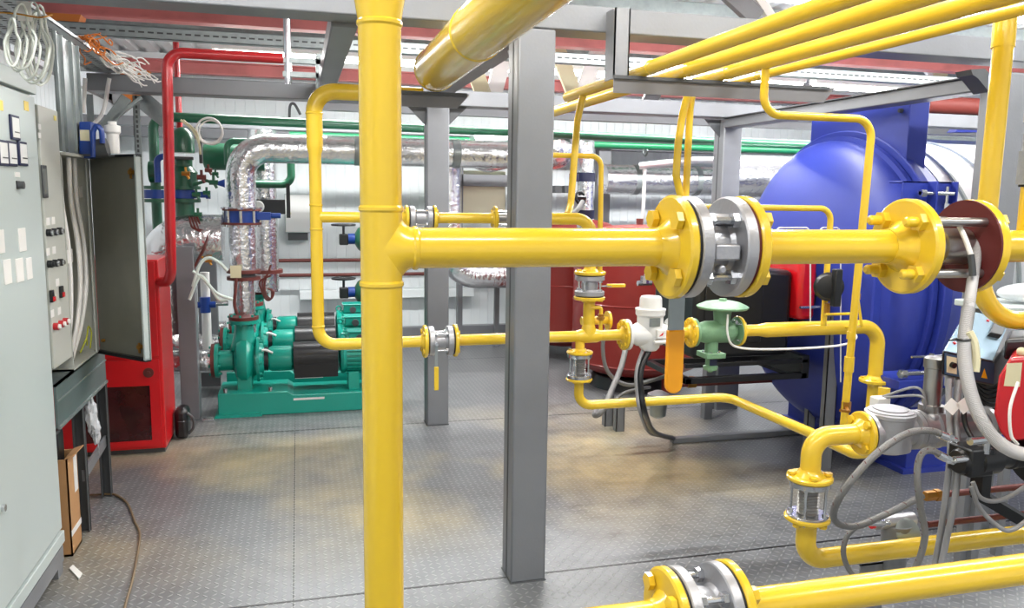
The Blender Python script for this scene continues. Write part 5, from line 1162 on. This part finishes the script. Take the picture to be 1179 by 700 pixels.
# second red pipe farther
s1 = at(205, 110, 'y', 6.6); s2_ = at(205, 150, 'y', 6.6)
ONE('red_pipe', M().cyl((s1.x, 6.6, s2_.z-.05), (s1.x, 6.6, 2.75), .022, n=16), REDP, 'short red upright pipe behind the long red pipe, above the green valve', 'pipe')
# ================================================================== GREEN PIPEWORK LEFT
yg = 6.47
g0 = at(180, 230, 'y', yg); g1 = at(180, 134, 'y', yg)
t = T('green_pipe', 'long dark green pipe bending at the left and running right below the rear beam', 'pipe', (g0.x, yg, g0.z))
P('pipe', M().tube([(g0.x, yg, g0.z-.25), (g0.x, yg, g1.z), (7.0, yg+.9, g1.z+.0)], .036, bend=.10, n=20, seg=10), GREEN, t)
# vessel and valves
gv_ = at(210, 165, 'y', 6.2); gr = 11/FPX*6.1*1.0
gvt = T('green_valve_column', 'dark green valve column with flanges behind the long red pipe', 'valve', (gv_.x, 6.2, 1.1))
za, zb3 = at(210, 150, 'y', 6.2).z, at(210, 250, 'y', 6.2).z
P('dome', M().lathe((gv_.x, 6.2, at(210, 176, 'y', 6.2).z), Z, [(0, gr*1.1), (.1, gr*1.1), (.14, gr*.9), (.17, gr*.5), (.18, .01)], 28), GREEN, gvt)
P('body', M().lathe((gv_.x, 6.2, zb3), Z, [(0, gr*.9), (.2, gr*.9), (.22, gr*1.3), (.32, gr*1.3), (.36, gr*.85), (za-zb3-.2, gr*.85)], 28), GREEN, gvt)
for (px, py, w_) in ((210, 216, 1.9), (210, 231, 1.9), (182, 216, 1.5), (182, 231, 1.5)):
    c = at(px, py, 'y', 6.2); P('flange', M().cyl((c.x, 6.2, c.z-.012), (c.x, 6.2, c.z+.012), gr*w_*.9, n=28), GREEN, gvt)
for (px,) in ((210,), (182,)):
    c = at(px, 223.5, 'y', 6.2); P('blue_disc', M().cyl((c.x, 6.2, c.z-.03), (c.x, 6.2, c.z+.03), gr*1.3, n=28), BLUED, gvt, 'blue valve ring')
c = at(220, 224, 'y', 6.15); P('spindle', M().cyl(c, c+X*.11, .022, n=14).cyl(c+X*.1, c+X*.13, .03, n=14), BLUED, gvt, 'blue spindle')
c = at(181, 190, 'y', 6.1); P('blue_elbow', M().tube([c+V((0, 0, -.12)), c+V((0, 0, .05)), c+V((.09, 0, .07))], .022, bend=.04, n=14), BLUED, gvt, 'blue elbow')
P('side_disc', M().cyl(at(172, 198, 'y', 6.2), at(182, 198, 'y', 6.2), .075, n=28), GREEN, gvt)
c0 = at(232, 180, 'y', 6.8); c1_ = at(259, 180, 'y', 6.8)
hh = T('green_header', 'short fat green horizontal vessel left of the silver elbow', 'vessel', c0)
P('body', M().lathe(c0, X, [(0, .03), (.02, .09), (.05, .105), ((c1_-c0).x+.3, .105)], 32), GREEN, hh)
e0 = at(262, 190, 'y', 6.6); e1 = at(262, 162, 'y', 6.6)
ONE('green_pipe', M().tube([(e0.x, 6.6, e0.z), (e0.x, 6.6, e1.z), (e0.x+.6, 6.6, e1.z)], .024, bend=.06, n=16), GREEN, 'short green pipe hooking over the top of the silver elbow', 'pipe')
# support frame pieces near the green valves
for (px0, py0, px1, py1, lb) in ((228, 150, 233, 188, 'upright grey angle between the green column and green vessel'), (200, 180, 222, 184, 'small grey plate under the green dome')):
    a = at(px0, py0, 'y', 6.1); b = at(px1, py1, 'y', 6.1)
    ONE('support_angle', M().box(a.x, b.x, 6.1, 6.16, b.z, a.z), STEELD, lb, 'support', 'small grey supports', .003)
# small brass and green fittings
random.seed(5)
fit = T('fitting_cluster', 'cluster of small green and brass gauge fittings left of the silver upright', 'fittings', at(240, 200, 'y', 6.0))
for (px, py, s) in ((232, 204, 1), (240, 196, .8), (246, 210, 1), (228, 262, 1), (236, 270, 1.1), (244, 262, .9), (250, 275, .8), (224, 275, 1), (232, 282, 1), (240, 285, .9), (230, 292, .8), (226, 224, .9), (238, 222, .8), (214, 200, .9), (248, 200, .7), (240, 300, .8), (228, 247, .9)):
    c = at(px, py, 'y', 6.0)
    P('fitting', M().cyl(c-X*.03*s, c+X*.03*s, .018*s, n=8).cyl(c, c+Z*.05*s, .010*s, n=8).cyl(c, c-Z*.04*s+X*.02, .010*s, n=8), random.choice([GREEN, BRASS, BROWN, GREEN]), fit)
P('green_tube', M().tube([at(222, 213, 'y', 6.05), at(238, 208, 'y', 6.05), at(250, 212, 'y', 6.05)], .012, n=10), GREEN, fit)
c = at(250, 211, 'y', 6.0); P('blue_cone', M().cyl(c, c+X*.05, .012, .03, n=14), BLUED, fit, 'blue handle cone')
c = at(244, 236, 'y', 6.0)
for k in range(4):
    ONE('instrument_hose', M().spline([at(218+k*3, 250, 'y', 6.0), at(222+4*k, 262+k*2, 'y', 5.95), at(238, 268+3*k, 'y', 5.95), at(236-3*k, 285+5*k, 'y', 5.9), at(228-2*k, 300+4*k, 'y', 5.9)], .007, n=6), BROWN, 'thin brown instrument tube tangled left of the silver upright', 'tube', 'thin brown instrument tubes')
for k, ps_ in enumerate((((222, 330), (230, 305), (240, 297), (252, 302), (262, 312)), ((222, 312), (235, 322), (250, 338), (268, 345)), ((218, 345), (226, 325), (232, 318), (242, 330), (252, 345), (262, 345)))):
    ONE('plastic_hose', M().spline([at(a, b, 'y', 5.75) for a, b in ps_], .011, n=8), mat('pale_green_hose', (206, 222, 214), .35) if k == 0 else bpy.data.materials['pale_green_hose'], ('upper', 'lower', 'middle')[k]+' pale plastic hose draped in front of the silver upright', 'hose', 'pale plastic hoses')
c = at(241, 151, 'y', 6.0)
ONE('cable_coil', M().ring(c, V((.2, 1, .1)), .088, .007, 36, 8).ring(c+V((.01, .01, -.008)), V((.25, 1, .0)), .082, .006, 36, 8).ring(c+V((.0, .02, .008)), V((.15, 1, .05)), .085, .006, 36, 8), WHITEP, 'round coil of white cable hung under the long green pipe', 'cable coil')
ONE('drop_cable', M().spline([at(208, 138, 'y', 6.0), at(222, 150, 'y', 6.0), at(229, 165, 'y', 6.0), at(231, 178, 'y', 6.0)], .008).spline([at(211, 138, 'y', 6.0), at(226, 152, 'y', 6.0), at(230, 170, 'y', 6.0)], .006), CREAM, 'pair of yellowish cables sloping down from the green pipe', 'cable')
# ================================================================== SILVER INSULATED PIPES, LEFT
def foil(name, lb, pts, r, bend, group=None, rings=(), cat='insulated pipe'):
    t = T(name, lb, cat, pts[0], group); P('cladding', M().tube(pts, r, bend=bend, n=40, seg=14), FOIL, t)
    for (p, d) in rings: P('band', M().lathe(p, d, [(-.03, r), (-.028, r+.004), (.028, r+.004), (.03, r)], 40), GALV, t)
    return t
YD = 6.25
u0 = at(277, 200, 'y', YD); rx = u0.x
zd_ = at(420, 174, 'y', YD).z; rD = 15.5/FPX*6.3*1.0
zv_ = at(rx, 0, 'y', YD)
zz_ = lambda py: mv((rx, YD, 1.2), 'z', py=py).z
foil('insulated_pipe', 'large silver foil pipe bending from upright to horizontal across the back', [(rx, YD, zz_(240)), (rx, YD, zd_), (1.88, YD+.02, zd_)], rD*1.0, .20, rings=[((0.45, YD, zd_), X), ((1.2, YD, zd_), X)])
bv = T('butterfly_valve', 'blue butterfly valve between brown flanges on the silver upright pipe', 'valve', (rx, YD, zz_(258)))
P('flange', M().cyl((rx, YD, zz_(240)-.016), (rx, YD, zz_(240)), rD*1.3, n=36), BROWN, bv, 'brown flange'); P('flange', M().cyl((rx, YD, zz_(256)-.016), (rx, YD, zz_(256)), rD*1.3, n=36), BROWN, bv, 'brown flange')
P('body', M().cyl((rx, YD, zz_(256)), (rx, YD, zz_(240)-.016), rD*1.1, n=36), BLUED, bv)
bolt_ring(bv, (rx, YD, zz_(240)+.01), -Z, rD*1.18, 8, .012, zz_(240)-zz_(258)+.03, CHROME)
P('gearbox', M().box(rx+rD, rx+rD+.10, YD-.05, YD+.03, zz_(253), zz_(244)).cyl((rx+rD+.1, YD-.01, zz_(248)), (rx+rD+.17, YD-.01, zz_(248)), .02, n=12), BLUED, bv, bevel=.004)
foil('insulated_pipe', 'silver foil upright below the blue butterfly valve, above the nearest teal pump', [(rx, YD, zz_(256)-.016), (rx, YD, zz_(310))], rD*.93, 0)
cp2 = T('pipe_coupling', 'pair of brown flanges with a white tag on the silver upright', 'coupling', (rx, YD, zz_(322)))
P('flange', M().cyl((rx, YD, zz_(312)-.012), (rx, YD, zz_(312)+.012), rD*1.15, n=32), BROWN, cp2); P('flange', M().cyl((rx, YD, zz_(320)-.012), (rx, YD, zz_(320)+.012), rD*1.15, n=32), BROWN, cp2)
P('spacer', M().cyl((rx, YD, zz_(320)), (rx, YD, zz_(312)), rD*.8, n=32), STEELD, cp2)
c = at(271, 312, 'y', YD-rD*1.2); P('tag', M().box(c.x-.035, c.x+.04, c.y-.01, c.y, c.z-.05, c.z+.04), CREAM, cp2, 'cream tag')
P('gauge_tube', M().spline([at(272, 320, 'y', YD-.15), at(271, 335, 'y', YD-.16), at(270, 350, 'y', YD-.16), at(273, 362, 'y', YD-.16)], .012), BROWN, cp2)
zp1 = zz_(387)
foil('insulated_pipe', 'narrow silver foil upright joining the nearest teal pump outlet', [(rx, YD, zz_(320)-.012), (rx, YD, zp1+.03)], rD*.72, 0)
# second silver upright behind, with gauge and controller
r2x = at(304, 250, 'y', 7.2).x
z2 = lambda py: mv((r2x, 7.2, 1.2), 'z', py=py).z
foil('insulated_pipe', 'second silver upright pipe behind, right of the blue butterfly valve', [(r2x, 7.2, z2(150)), (r2x, 7.2, z2(335))], .112, 0)
c = at(308, 238, 'y', 6.9)
cg = T('pressure_gauge', 'white round gauge in a black switch unit on the second silver upright', 'gauge', c)
P('switch_body', M().box(c.x-.10, c.x+.14, 6.9, 6.98, c.z-.06, c.z+.06), BLACK, cg, bevel=.004)
P('arm', M().box(c.x+.15, c.x+.18, 6.88, 7.0, c.z-.09, c.z+.19), BLACK, cg)
g_ = at(297, 238, 'y', 6.88); P('dial', M().lathe(g_, -Y, [(0, .05), (.02, .05), (.022, .042), (.018, .04)], 24), METER, cg, 'white dial')
tbm = M()
for k in range(3):
    tbm.spline([at(312, 305+6*k, 'y', 6.9), at(305-k*3, 325, 'y', 6.9), at(306, 338+3*k, 'y', 6.9), at(312, 344, 'y', 6.9), at(315-k, 336, 'y', 6.9), at(308+2*k, 332, 'y', 6.9)], .009, n=6)
ONE('siphon_tubes', tbm, BROWN, 'curly brown siphon tubes under the gauge on the second silver upright', 'tubes')
ONE('pipe_coupling', M().cyl((r2x, 7.2, z2(312)-.015), (r2x, 7.2, z2(312)+.015), .145, n=28), BROWN, 'brown flange low on the second silver upright', 'coupling')
# third vertical + big elbow left
e = at(180, 275, 'y', 5.95)
foil('insulated_pipe', 'fat silver foil elbow above the red cabinet, resting on the grey post', [(e.x+.02, 6.1, .6), (e.x+.02, 6.1, e.z+.0), (e.x+.42, 6.1, e.z+.0)], .165, .22)
ONE('support_post', M().box(-.82, -.70, 5.87, 5.99, 0, at(220, 284, 'y', 5.9).z), STEEL, 'grey square post between the red cabinet and the teal pumps', 'post', bevel=.006)
ONE('floor_plate', M().box(-.68, -.60, 5.80, 5.86, 0, .02), CHROME, 'small bright plate on the floor by the grey post', 'plate', bevel=.003)
# ================================================================== PUMPS
def pump(lb):
    t = T('pump', lb, 'pump', (0, 0, 0), 'teal pump sets on a row of bases'); zc = .375
    P('base_frame', M().prism([(-.60, -.20, 0), (.66, -.20, 0), (.66, -.20, .12), (.60, -.20, .14), (-.08, -.20, .14), (-.12, -.20, .17), (-.60, -.20, .17)], (0, .40, 0)), TEAL, t, bevel=.006)
    P('base_foot', M().box(-.62, -.30, -.23, .23, 0, .02).box(.45, .68, -.23, .23, 0, .02), TEAL, t)
    P('base_label', M().box(-.08, .14, -.203, -.2005, .10, .115), METER, t, 'pale strip')
    for x_ in (-.55, -.24, .5): P('foot_bolt', M().cyl((x_, -.17, .17 if x_ < 0 else .14), (x_, -.17, .20 if x_ < 0 else .17), .015, n=6), CHROME, t)
    # volute
    vp = M().lathe((-.50, 0, zc), X, [(0, .06), (.01, .10), (.03, .155), (.06, .175), (.10, .175), (.13, .15), (.15, .12), (.17, .12)], 40)
    P('volute', vp, TEAL, t)
    P('outlet', M().lathe((-.42, 0, zc+.08), Z, [(0, .10), (.1, .075), (.18, .062), (.2, .062)], 28), TEAL, t)
    P('outlet_flange', M().cyl((-.42, 0, zc+.275), (-.42, 0, zc+.30), .105, n=32), TEAL, t)
    P('outlet_flange', M().cyl((-.42, 0, zc+.302), (-.42, 0, zc+.325), .105, n=32), BROWN, t, 'brown flange')
    for i in range(6):
        a = PI/3*i+.3; P('bolt', M().cyl((-.42+.088*math.cos(a), .088*math.sin(a), zc+.26), (-.42+.088*math.cos(a), .088*math.sin(a), zc+.34), .010, n=6), TEAL, t)
    P('inlet', M().lathe((-.60, 0, zc), X, [(0, .075), (.1, .075)], 28), TEAL, t)
    P('inlet_flange', M().cyl((-.625, 0, zc), (-.60, 0, zc), .125, n=32), TEAL, t); P('inlet_flange', M().cyl((-.65, 0, zc), (-.627, 0, zc), .125, n=32), BROWN, t, 'brown flange')
    for i in range(8):
        a = PI/4*i+.2; P('bolt', M().cyl((-.665, .105*math.cos(a), zc+.105*math.sin(a)), (-.585, .105*math.cos(a), zc+.105*math.sin(a)), .010, n=6), TEAL, t)
    P('cover_plate', M().cyl((-.335, 0, zc), (-.315, 0, zc), .165, n=40), TEAL, t)
    for i in range(10):
        a = PI/5*i; P('bolt', M().cyl((-.318, .145*math.cos(a), zc+.145*math.sin(a)), (-.295, .145*math.cos(a), zc+.145*math.sin(a)), .011, n=6), TEAL, t)
    P('foot', M().box(-.47, -.37, -.12, .12, .16, zc-.1), TEAL, t, bevel=.004)
    P('lantern', M().lathe((-.32, 0, zc), X, [(0, .13), (.03, .11), (.04, .075), (.08, .07)], 28), TEAL, t)
    P('lantern_window', M().cyl((-.295, 0, zc), (-.255, 0, zc), .088, n=28), BLACK, t, 'black lantern opening')
    P('bearing_housing', M().lathe((-.25, 0, zc), X, [(0, .085), (.02, .095), (.16, .095), (.175, .08)], 12), TEAL, t)
    P('seal_lead', M().spline([(-.33, -.09, zc+.06), (-.28, -.09, zc+.085), (-.22, -.08, zc+.06)], .008, n=8), WHITEP, t, 'white lead')
    gd = M().box(.045, .38, -.115, .115, zc-.16, zc)
    gm = M().lathe((-.075, 0, zc), X, [(0, .118), (.002, .12), (.323, .12), (.325, .118)], 48)
    P('coupling_guard', gm, BLACK, t, 'black coupling guard')
    P('guard_skirt', M().box(-.07, .245, -.116, .116, zc-.13, zc-.0), BLACK, t)
    P('motor', M().lathe((.26, 0, zc), X, [(0, .08), (.01, .125), (.03, .135), (.05, .12), (.36, .12), (.37, .13), (.42, .125), (.44, .09)], 40), TEAL, t)
    fm = M()
    for i in range(26):
        a = 2*PI*i/26; u = V((0, math.cos(a), math.sin(a)))
        fm.bar(V((.315, 0, zc))+u*.118, V((.615, 0, zc))+u*.118, .006, .034, up=u)
    P('cooling_fins', fm, TEAL, t)
    P('terminal_box', M().box(.33, .49, -.07, .07, zc+.12, zc+.19).box(.32, .50, -.08, .08, zc+.19, zc+.20), TEAL, t, bevel=.006)
    P('gland', M().cyl((.41, -.08, zc+.15), (.41, -.11, zc+.15), .028, n=14), STEELD, t)
    P('lifting_eye', M().ring((.29, 0, zc+.15), Y, .022, .007, 16, 6), TEAL, t)
    P('motor_foot', M().box(.32, .40, -.13, .13, .14, zc-.1).box(.52, .60, -.13, .13, .14, zc-.1), TEAL, t, bevel=.004)
    return t
pmp = pump('nearest teal pump with black coupling guard and ribbed motor')
px0 = rx+.42
pmp.location = (px0, 6.1, 0)
gdy = .62
p2_ = copy_tree(pmp, (px0+.01, 6.1+gdy, .02), 'middle teal pump of the row, behind the nearest one')
p3_ = copy_tree(pmp, (px0+.03, 6.1+2*gdy, .04), 'farthest teal pump of the row, nearest the back wall')
for (yy, lb) in ((6.1, 'nearest'), (6.1+gdy, 'middle'), (6.1+2*gdy, 'farthest')):
    x0 = px0-.65
    foil('insulated_pipe', 'silver suction pipe curving down to the %s teal pump' % lb, [(x0, yy, .375+(.02 if lb != 'nearest' else 0)), (x0-.40, yy, .375), (x0-.40, yy, .95+.1)], .085, .15, 'silver suction pipes')
    if lb == 'nearest':
        q = V((x0-.40, yy, .70))
        vv = T('butterfly_valve', 'small blue valve with brown flanges beside the red cabinet', 'valve', q)
        P('body', M().cyl(q-Z*.03, q+Z*.03, .105, n=28), BLUED, vv); P('flange', M().cyl(q+Z*.03, q+Z*.05, .12, n=28), BROWN, vv); P('flange', M().cyl(q-Z*.05, q-Z*.03, .12, n=28), BROWN, vv)

a = at(226, 300, 'y', 6.9); b = at(252, 388, 'y', 6.9)
ONE('splash_screen', M().box(a.x, b.x, 6.9, 6.95, 0, a.z), STEEL, 'flat grey screen behind the draped pale hoses, left of the silver upright', 'screen', bevel=.004)
c = at(237, 350, 'y', 6.6)
t = T('sampling_pipe', 'short white upright tube with a small blue cock behind the draped hoses', 'pipe', (c.x, 6.6, 0))
P('tube', M().cyl((c.x, 6.6, .2), (c.x, 6.6, c.z+.25), .035, n=18), WHITEP, t)
P('cock', M().cyl((c.x-.08, 6.55, c.z), (c.x+.08, 6.55, c.z), .025, n=12).cyl((c.x, 6.55, c.z-.06), (c.x, 6.55, c.z+.06), .04, n=12), BLUED, t, 'blue cock')
P('side_pipe', M().cyl((c.x+.08, 6.55, c.z+.01), (c.x+.17, 6.55, c.z+.01), .02, n=12), CHROME, t)
# ================================================================== BACK OF THE ROOM
yw = 8.9
a = at(327, 223, 'y', 8.72); b = at(358, 268, 'y', 8.72)
eb = T('wall_box', 'white electrical box on the back wall left of the yellow pipe loop', 'electrical box', ((a.x+b.x)/2, 8.8, b.z))
P('body', M().box(a.x, b.x, 8.70, 8.89, b.z, a.z), CABW, eb, bevel=.006)
P('door', M().box(a.x+.01, b.x-.01, 8.69, 8.70, b.z+.01, a.z-.01), METER, eb, bevel=.003)
P('lock', M().cyl((a.x+.05, 8.69, (a.z+b.z)/2), (a.x+.05, 8.675, (a.z+b.z)/2), .018, n=12), CREAM, eb)
P('gland_strip', M().box(a.x+.03, b.x-.03, 8.74, 8.86, b.z-.08, b.z), STEELD, eb)
for (py, lb) in ((300, 'upper thin brown pipe along the back wall'), (317, 'lower thin brown pipe along the back wall')):
    p = at(330, py, 'y', 8.7); ONE('wall_pipe', M().cyl((r2x, 8.7, p.z), (1.9, 8.7, p.z), .019, n=12), BROWN, lb, 'pipe', 'thin brown wall pipes')
ONE('wall_duct', M().box(.0, 1.9, 8.76, 8.9, at(330, 345, 'y', 8.8).z, at(330, 335, 'y', 8.8).z), WALLM, 'white cable duct low on the back wall', 'duct', bevel=.004)
# green gate valves with handwheels
for (py, lb) in ((275, 'upper'), (336, 'lower')):
    c = at(417, py, 'y', 7.6)
    gvv = T('gate_valve', '%s green gate valve with black handwheel, left of the foreground riser' % lb, 'valve', c, 'green gate valves')
    P('body', M().lathe(c+V((.02, 0, 0)), X, [(-.1, .03), (-.06, .10), (0, .14), (.06, .14), (.12, .10), (.2, .1)], 28), GREEN, gvv)
    P('bonnet', M().cyl(c+V((-.13, 0, 0)), c+V((-.05, 0, 0)), .05, n=20), BLUED, gvv, 'blue bonnet')
    P('actuator', M().box(c.x-.21, c.x-.13, c.y-.05, c.y+.05, c.z-.055, c.z+.045), BLACK, gvv, bevel=.008)
    w0 = c+V((-.17, 0, .13))
    wm_ = M().cyl(c+V((-.17, 0, .04)), w0, .012, n=8).ring(w0, Z, .105, .010, 32, 8)
    for k in range(4):
        q = V((math.cos(PI/2*k+.4), math.sin(PI/2*k+.4), 0)); wm_.cyl(w0, w0+q*.105, .008, n=6)
    P('handwheel', wm_, BLACK, gvv, 'black handwheel')
# green overhead lines at the back
def gline(px, py, y, x1, r, mt, lb, x0=None, drop=None):
    p = at(px, py, 'y', y); x0 = p.x if x0 is None else x0
    t = T('green_pipe', lb, 'pipe', (x0, y, p.z), 'overhead green pipes')
    pts = [(x0, y, p.z), (x1, y, p.z)]
    if drop: pts = [(x0, y+.02, p.z-drop)] + pts
    P('pipe', M().tube(pts, r, bend=.08, n=18), mt, t); return t
gline(333, 155, 7.8, 7.2, .034, GREEN2, 'bright green pipe running right just below the dark green one', drop=.0)
gline(640, 166, 8.3, 7.2, .034, GREEN, 'third dark green pipe, lowest of the green pipes along the back', x0=1.8)
p = at(300, 212, 'y', 7.0); p2_ = at(335, 190, 'y', 7.0)
ONE('green_pipe', M().tube([(p.x-.15, 7.0, p.z), (p2_.x-.0, 7.0, p.z), (p2_.x, 7.0, p2_.z+.1)], .033, bend=.08, n=18), GREEN, 'green pipe bending up behind the silver pipe left of the white box', 'pipe')
# pale roof duct band behind the green pipes
d0 = at(340, 148, 'y', 8.55); d1 = at(340, 160, 'y', 8.55)
ONE('cable_duct', M().box(-1.7, 7.3, 8.5, 8.7, d1.z-.02, d0.z), STEEL, 'grey duct along the top of the back wall behind the green pipes', 'duct', bevel=.004)
ONE('wall_conduit', M().spline([at(333, 138, 'y', 8.6), at(334, 122, 'y', 8.6), at(339, 120, 'y', 8.6), at(346, 132, 'y', 8.6)], .014), STEELD, 'small dark hooked conduit on the back wall above the green pipe', 'conduit')
# silver duct group centre
ym = 7.9
e0 = at(517, 190, 'y', ym); e1 = at(545, 318, 'y', ym); 
vd = M()
foil('insulated_pipe', 'silver duct dropping from the ceiling pipe and sweeping right behind the columns', [(e0.x, ym, zd_), (e0.x, ym, e1.z), (e1.x+.42, ym, e1.z)], .125, .30)
p0 = at(528, 196, 'y', 8.3); p1 = at(582, 236, 'y', 8.3)
pb = T('wall_box', 'beige equipment box on the back wall left of the thick column', 'electrical box', (p0.x, 8.4, p1.z))
P('body', M().box(p0.x, p1.x, 8.3, 8.6, p1.z-.1, p0.z), mat('beige_box', (232, 228, 200), .5), pb, bevel=.01)
f0 = at(527, 165, 'y', 8.25); f1_ = at(586, 216, 'y', 8.25)
fr = T('pipe_gantry', 'grey support frame around the silver pipe bend, left of the thick column', 'frame', (f0.x, 8.25, 0))
fz = at(560, 208, 'y', 8.25).z
P('rail', M().box(f0.x, f1_.x+.1, 8.2, 8.3, fz-.06, fz+.06), STEEL, fr, bevel=.003)
P('post', M().box(f0.x, f0.x+.05, 8.2, 8.3, 0, f0.z), STEEL, fr); P('post', M().box(f1_.x+.02, f1_.x+.1, 8.2, 8.3, 0, f0.z), STEEL, fr)
sb = at(560, 190, 'y', 7.6)
ONE('silver_bend', M().tube([(sb.x-.25, 7.6, sb.z+.15), (sb.x, 7.6, sb.z+.02), (sb.x+.5, 7.6, sb.z+.15)], .10, bend=.15, n=28), FOIL, 'crumpled silver pipe bend under the large horizontal silver pipe', 'insulated pipe')
lgx = at(571, 360, 'y', 8.2)
ONE('duct_leg', M().box(lgx.x-.025, lgx.x+.025, 8.15, 8.2, 0, e1.z-.1), STEEL, 'thin grey leg under the silver duct sweep by the column', 'leg post')
# behind the thick column, right: silver bulb, uprights, post
sbp = at(643, 172, 'y', 7.0)
sl_ = T('insulated_vessel', 'white and silver wrapped vessel end right of the thick column top', 'insulated vessel', sbp)
P('cladding', M().ball((sbp.x-.05, 7.0, sbp.z+.0), .19, (1.05, 1, .95), 28), FOIL, sl_)
P('neck', M().cyl((sbp.x-.05, 7.0, sbp.z), (sbp.x-.8, 7.0, sbp.z), .14, n=28), FOIL, sl_)
v0 = at(675, 175, 'y', 7.0); v1_ = at(675, 262, 'y', 7.0)
t = T('insulated_pipe', 'silver wrapped upright with dark blue valves behind the thin yellow bends', 'insulated pipe', (v0.x, 7.0, v1_.z))
P('cladding', M().cyl((v0.x, 7.0, v1_.z-.3), (v0.x, 7.0, v0.z+.1), .075, n=28), FOIL, t)
for py in (204, 247):
    c = at(680, py, 'y', 6.95); P('valve_band', M().cyl((v0.x, 7.0, c.z-.04), (v0.x, 7.0, c.z+.04), .09, n=24).box(v0.x-.16, v0.x-.08, 6.95, 7.0, c.z-.03, c.z+.03), BLUEK, t, 'dark blue valve')
c = at(668, 228, 'y', 6.6)
ONE('black_handwheel', M().ring(c, V((.5, -1, .3)), .055, .012, 24, 8).cyl(c-X*.05, c+X*.05, .02, n=10).cyl(c+V((0, 0, -.06)), c+V((0, .02, .06)), .01, n=8), BLACK, 'small black handwheel behind the thin yellow drop pipe', 'handwheel')
ONE('steel_hose', M().spline([at(630, 252, 'y', 3.8), at(645, 251, 'y', 3.8), at(662, 244, 'y', 3.8), at(671, 232, 'y', 3.85)], .012), HOSEG, 'pale grey hose curving up to the small handwheel beside the yellow elbow', 'hose')
pc = at(690, 178, 'y', 7.45); pd = at(704, 178, 'y', 7.45)
ONE('steel_post', M().box(at(690, 178, 'y', 8.35).x, at(704, 178, 'y', 8.35).x, 8.35, 8.47, 0, 2.14), STEEL, 'grey post behind the thin yellow bend, in line with the red tank', 'post', bevel=.004)
for (px, lb) in ((648, 'left'), (656, 'right')):
    c = at(px-5 if px == 648 else px-2, 218, 'y', 8.4)
    ONE('junction_box', M().box(c.x-.04, c.x+.04, 8.4, 8.5, c.z-.04, c.z+.04), STEELD, '%s of two small dark junction boxes on the back wall' % lb, 'junction box', 'dark junction boxes', .004)
# big silver pipe right and white small pipe
q = at(780, 208, 'y', 7.9)
foil('insulated_pipe', 'long silver pipe running right behind the hanging yellow pipes', [(q.x-.85, 7.9, q.z), (5.3, 7.9, q.z)], .155, 0, rings=[((q.x-.5, 7.9, q.z), X), ((q.x+.2, 7.9, q.z), X), ((q.x+1.0, 7.9, q.z), X)])
s0 = at(736, 191, 'y', 7.2); s1_ = at(790, 185, 'y', 7.2)
t = T('white_pipe', 'thin white wrapped pipe with a long drop leg, left of the hanging yellow pipes', 'pipe', s0)
P('pipe', M().tube([(s0.x, 7.2, s0.z), (s1_.x, 7.0, s1_.z), (5.0, 7.0, s1_.z+.02)], .034, bend=.1, n=16), FOILR, t)
P('drop_leg', M().tube([(s0.x+.06, 7.2, s0.z-.03), (s0.x+.055, 7.2, s0.z-.75)], .017, n=12), WHITEP, t)
P('plug', M().cyl((s0.x+.055, 7.2, s0.z-.80), (s0.x+.055, 7.2, s0.z-.72), .03, n=12), RED, t, 'red plug')
c = at(743, 174, 'y', 8.0)
ONE('pipe_hanger', M().ring(c, X, .05, .01, 20, 6).cyl(c+Z*.05, (c.x, c.y, 2.9), .006, n=6), GALV, 'small galvanised pipe hanger above the white pipe', 'hanger')
# silver duct left of the blue dome
q = at(870, 203, 'y', 6.9)
foil('insulated_pipe', 'dull silver pipe end passing behind the blue boiler dome', [(q.x-.3, 6.9, q.z), (q.x+.8, 6.9, q.z)], .20, 0)
# small white flask by the tank
q = at(742, 326, 'y', 4.9)
ONE('chrome_fitting', M().cyl(q, q+Z*.05, .03, n=8).cyl(q-X*.05, q+X*.05, .018, n=8).cyl(q+V((0, 0, .05)), q+V((.02, 0, .12)), .006), CHROME, 'small chrome fitting above the white gas meter', 'fitting')
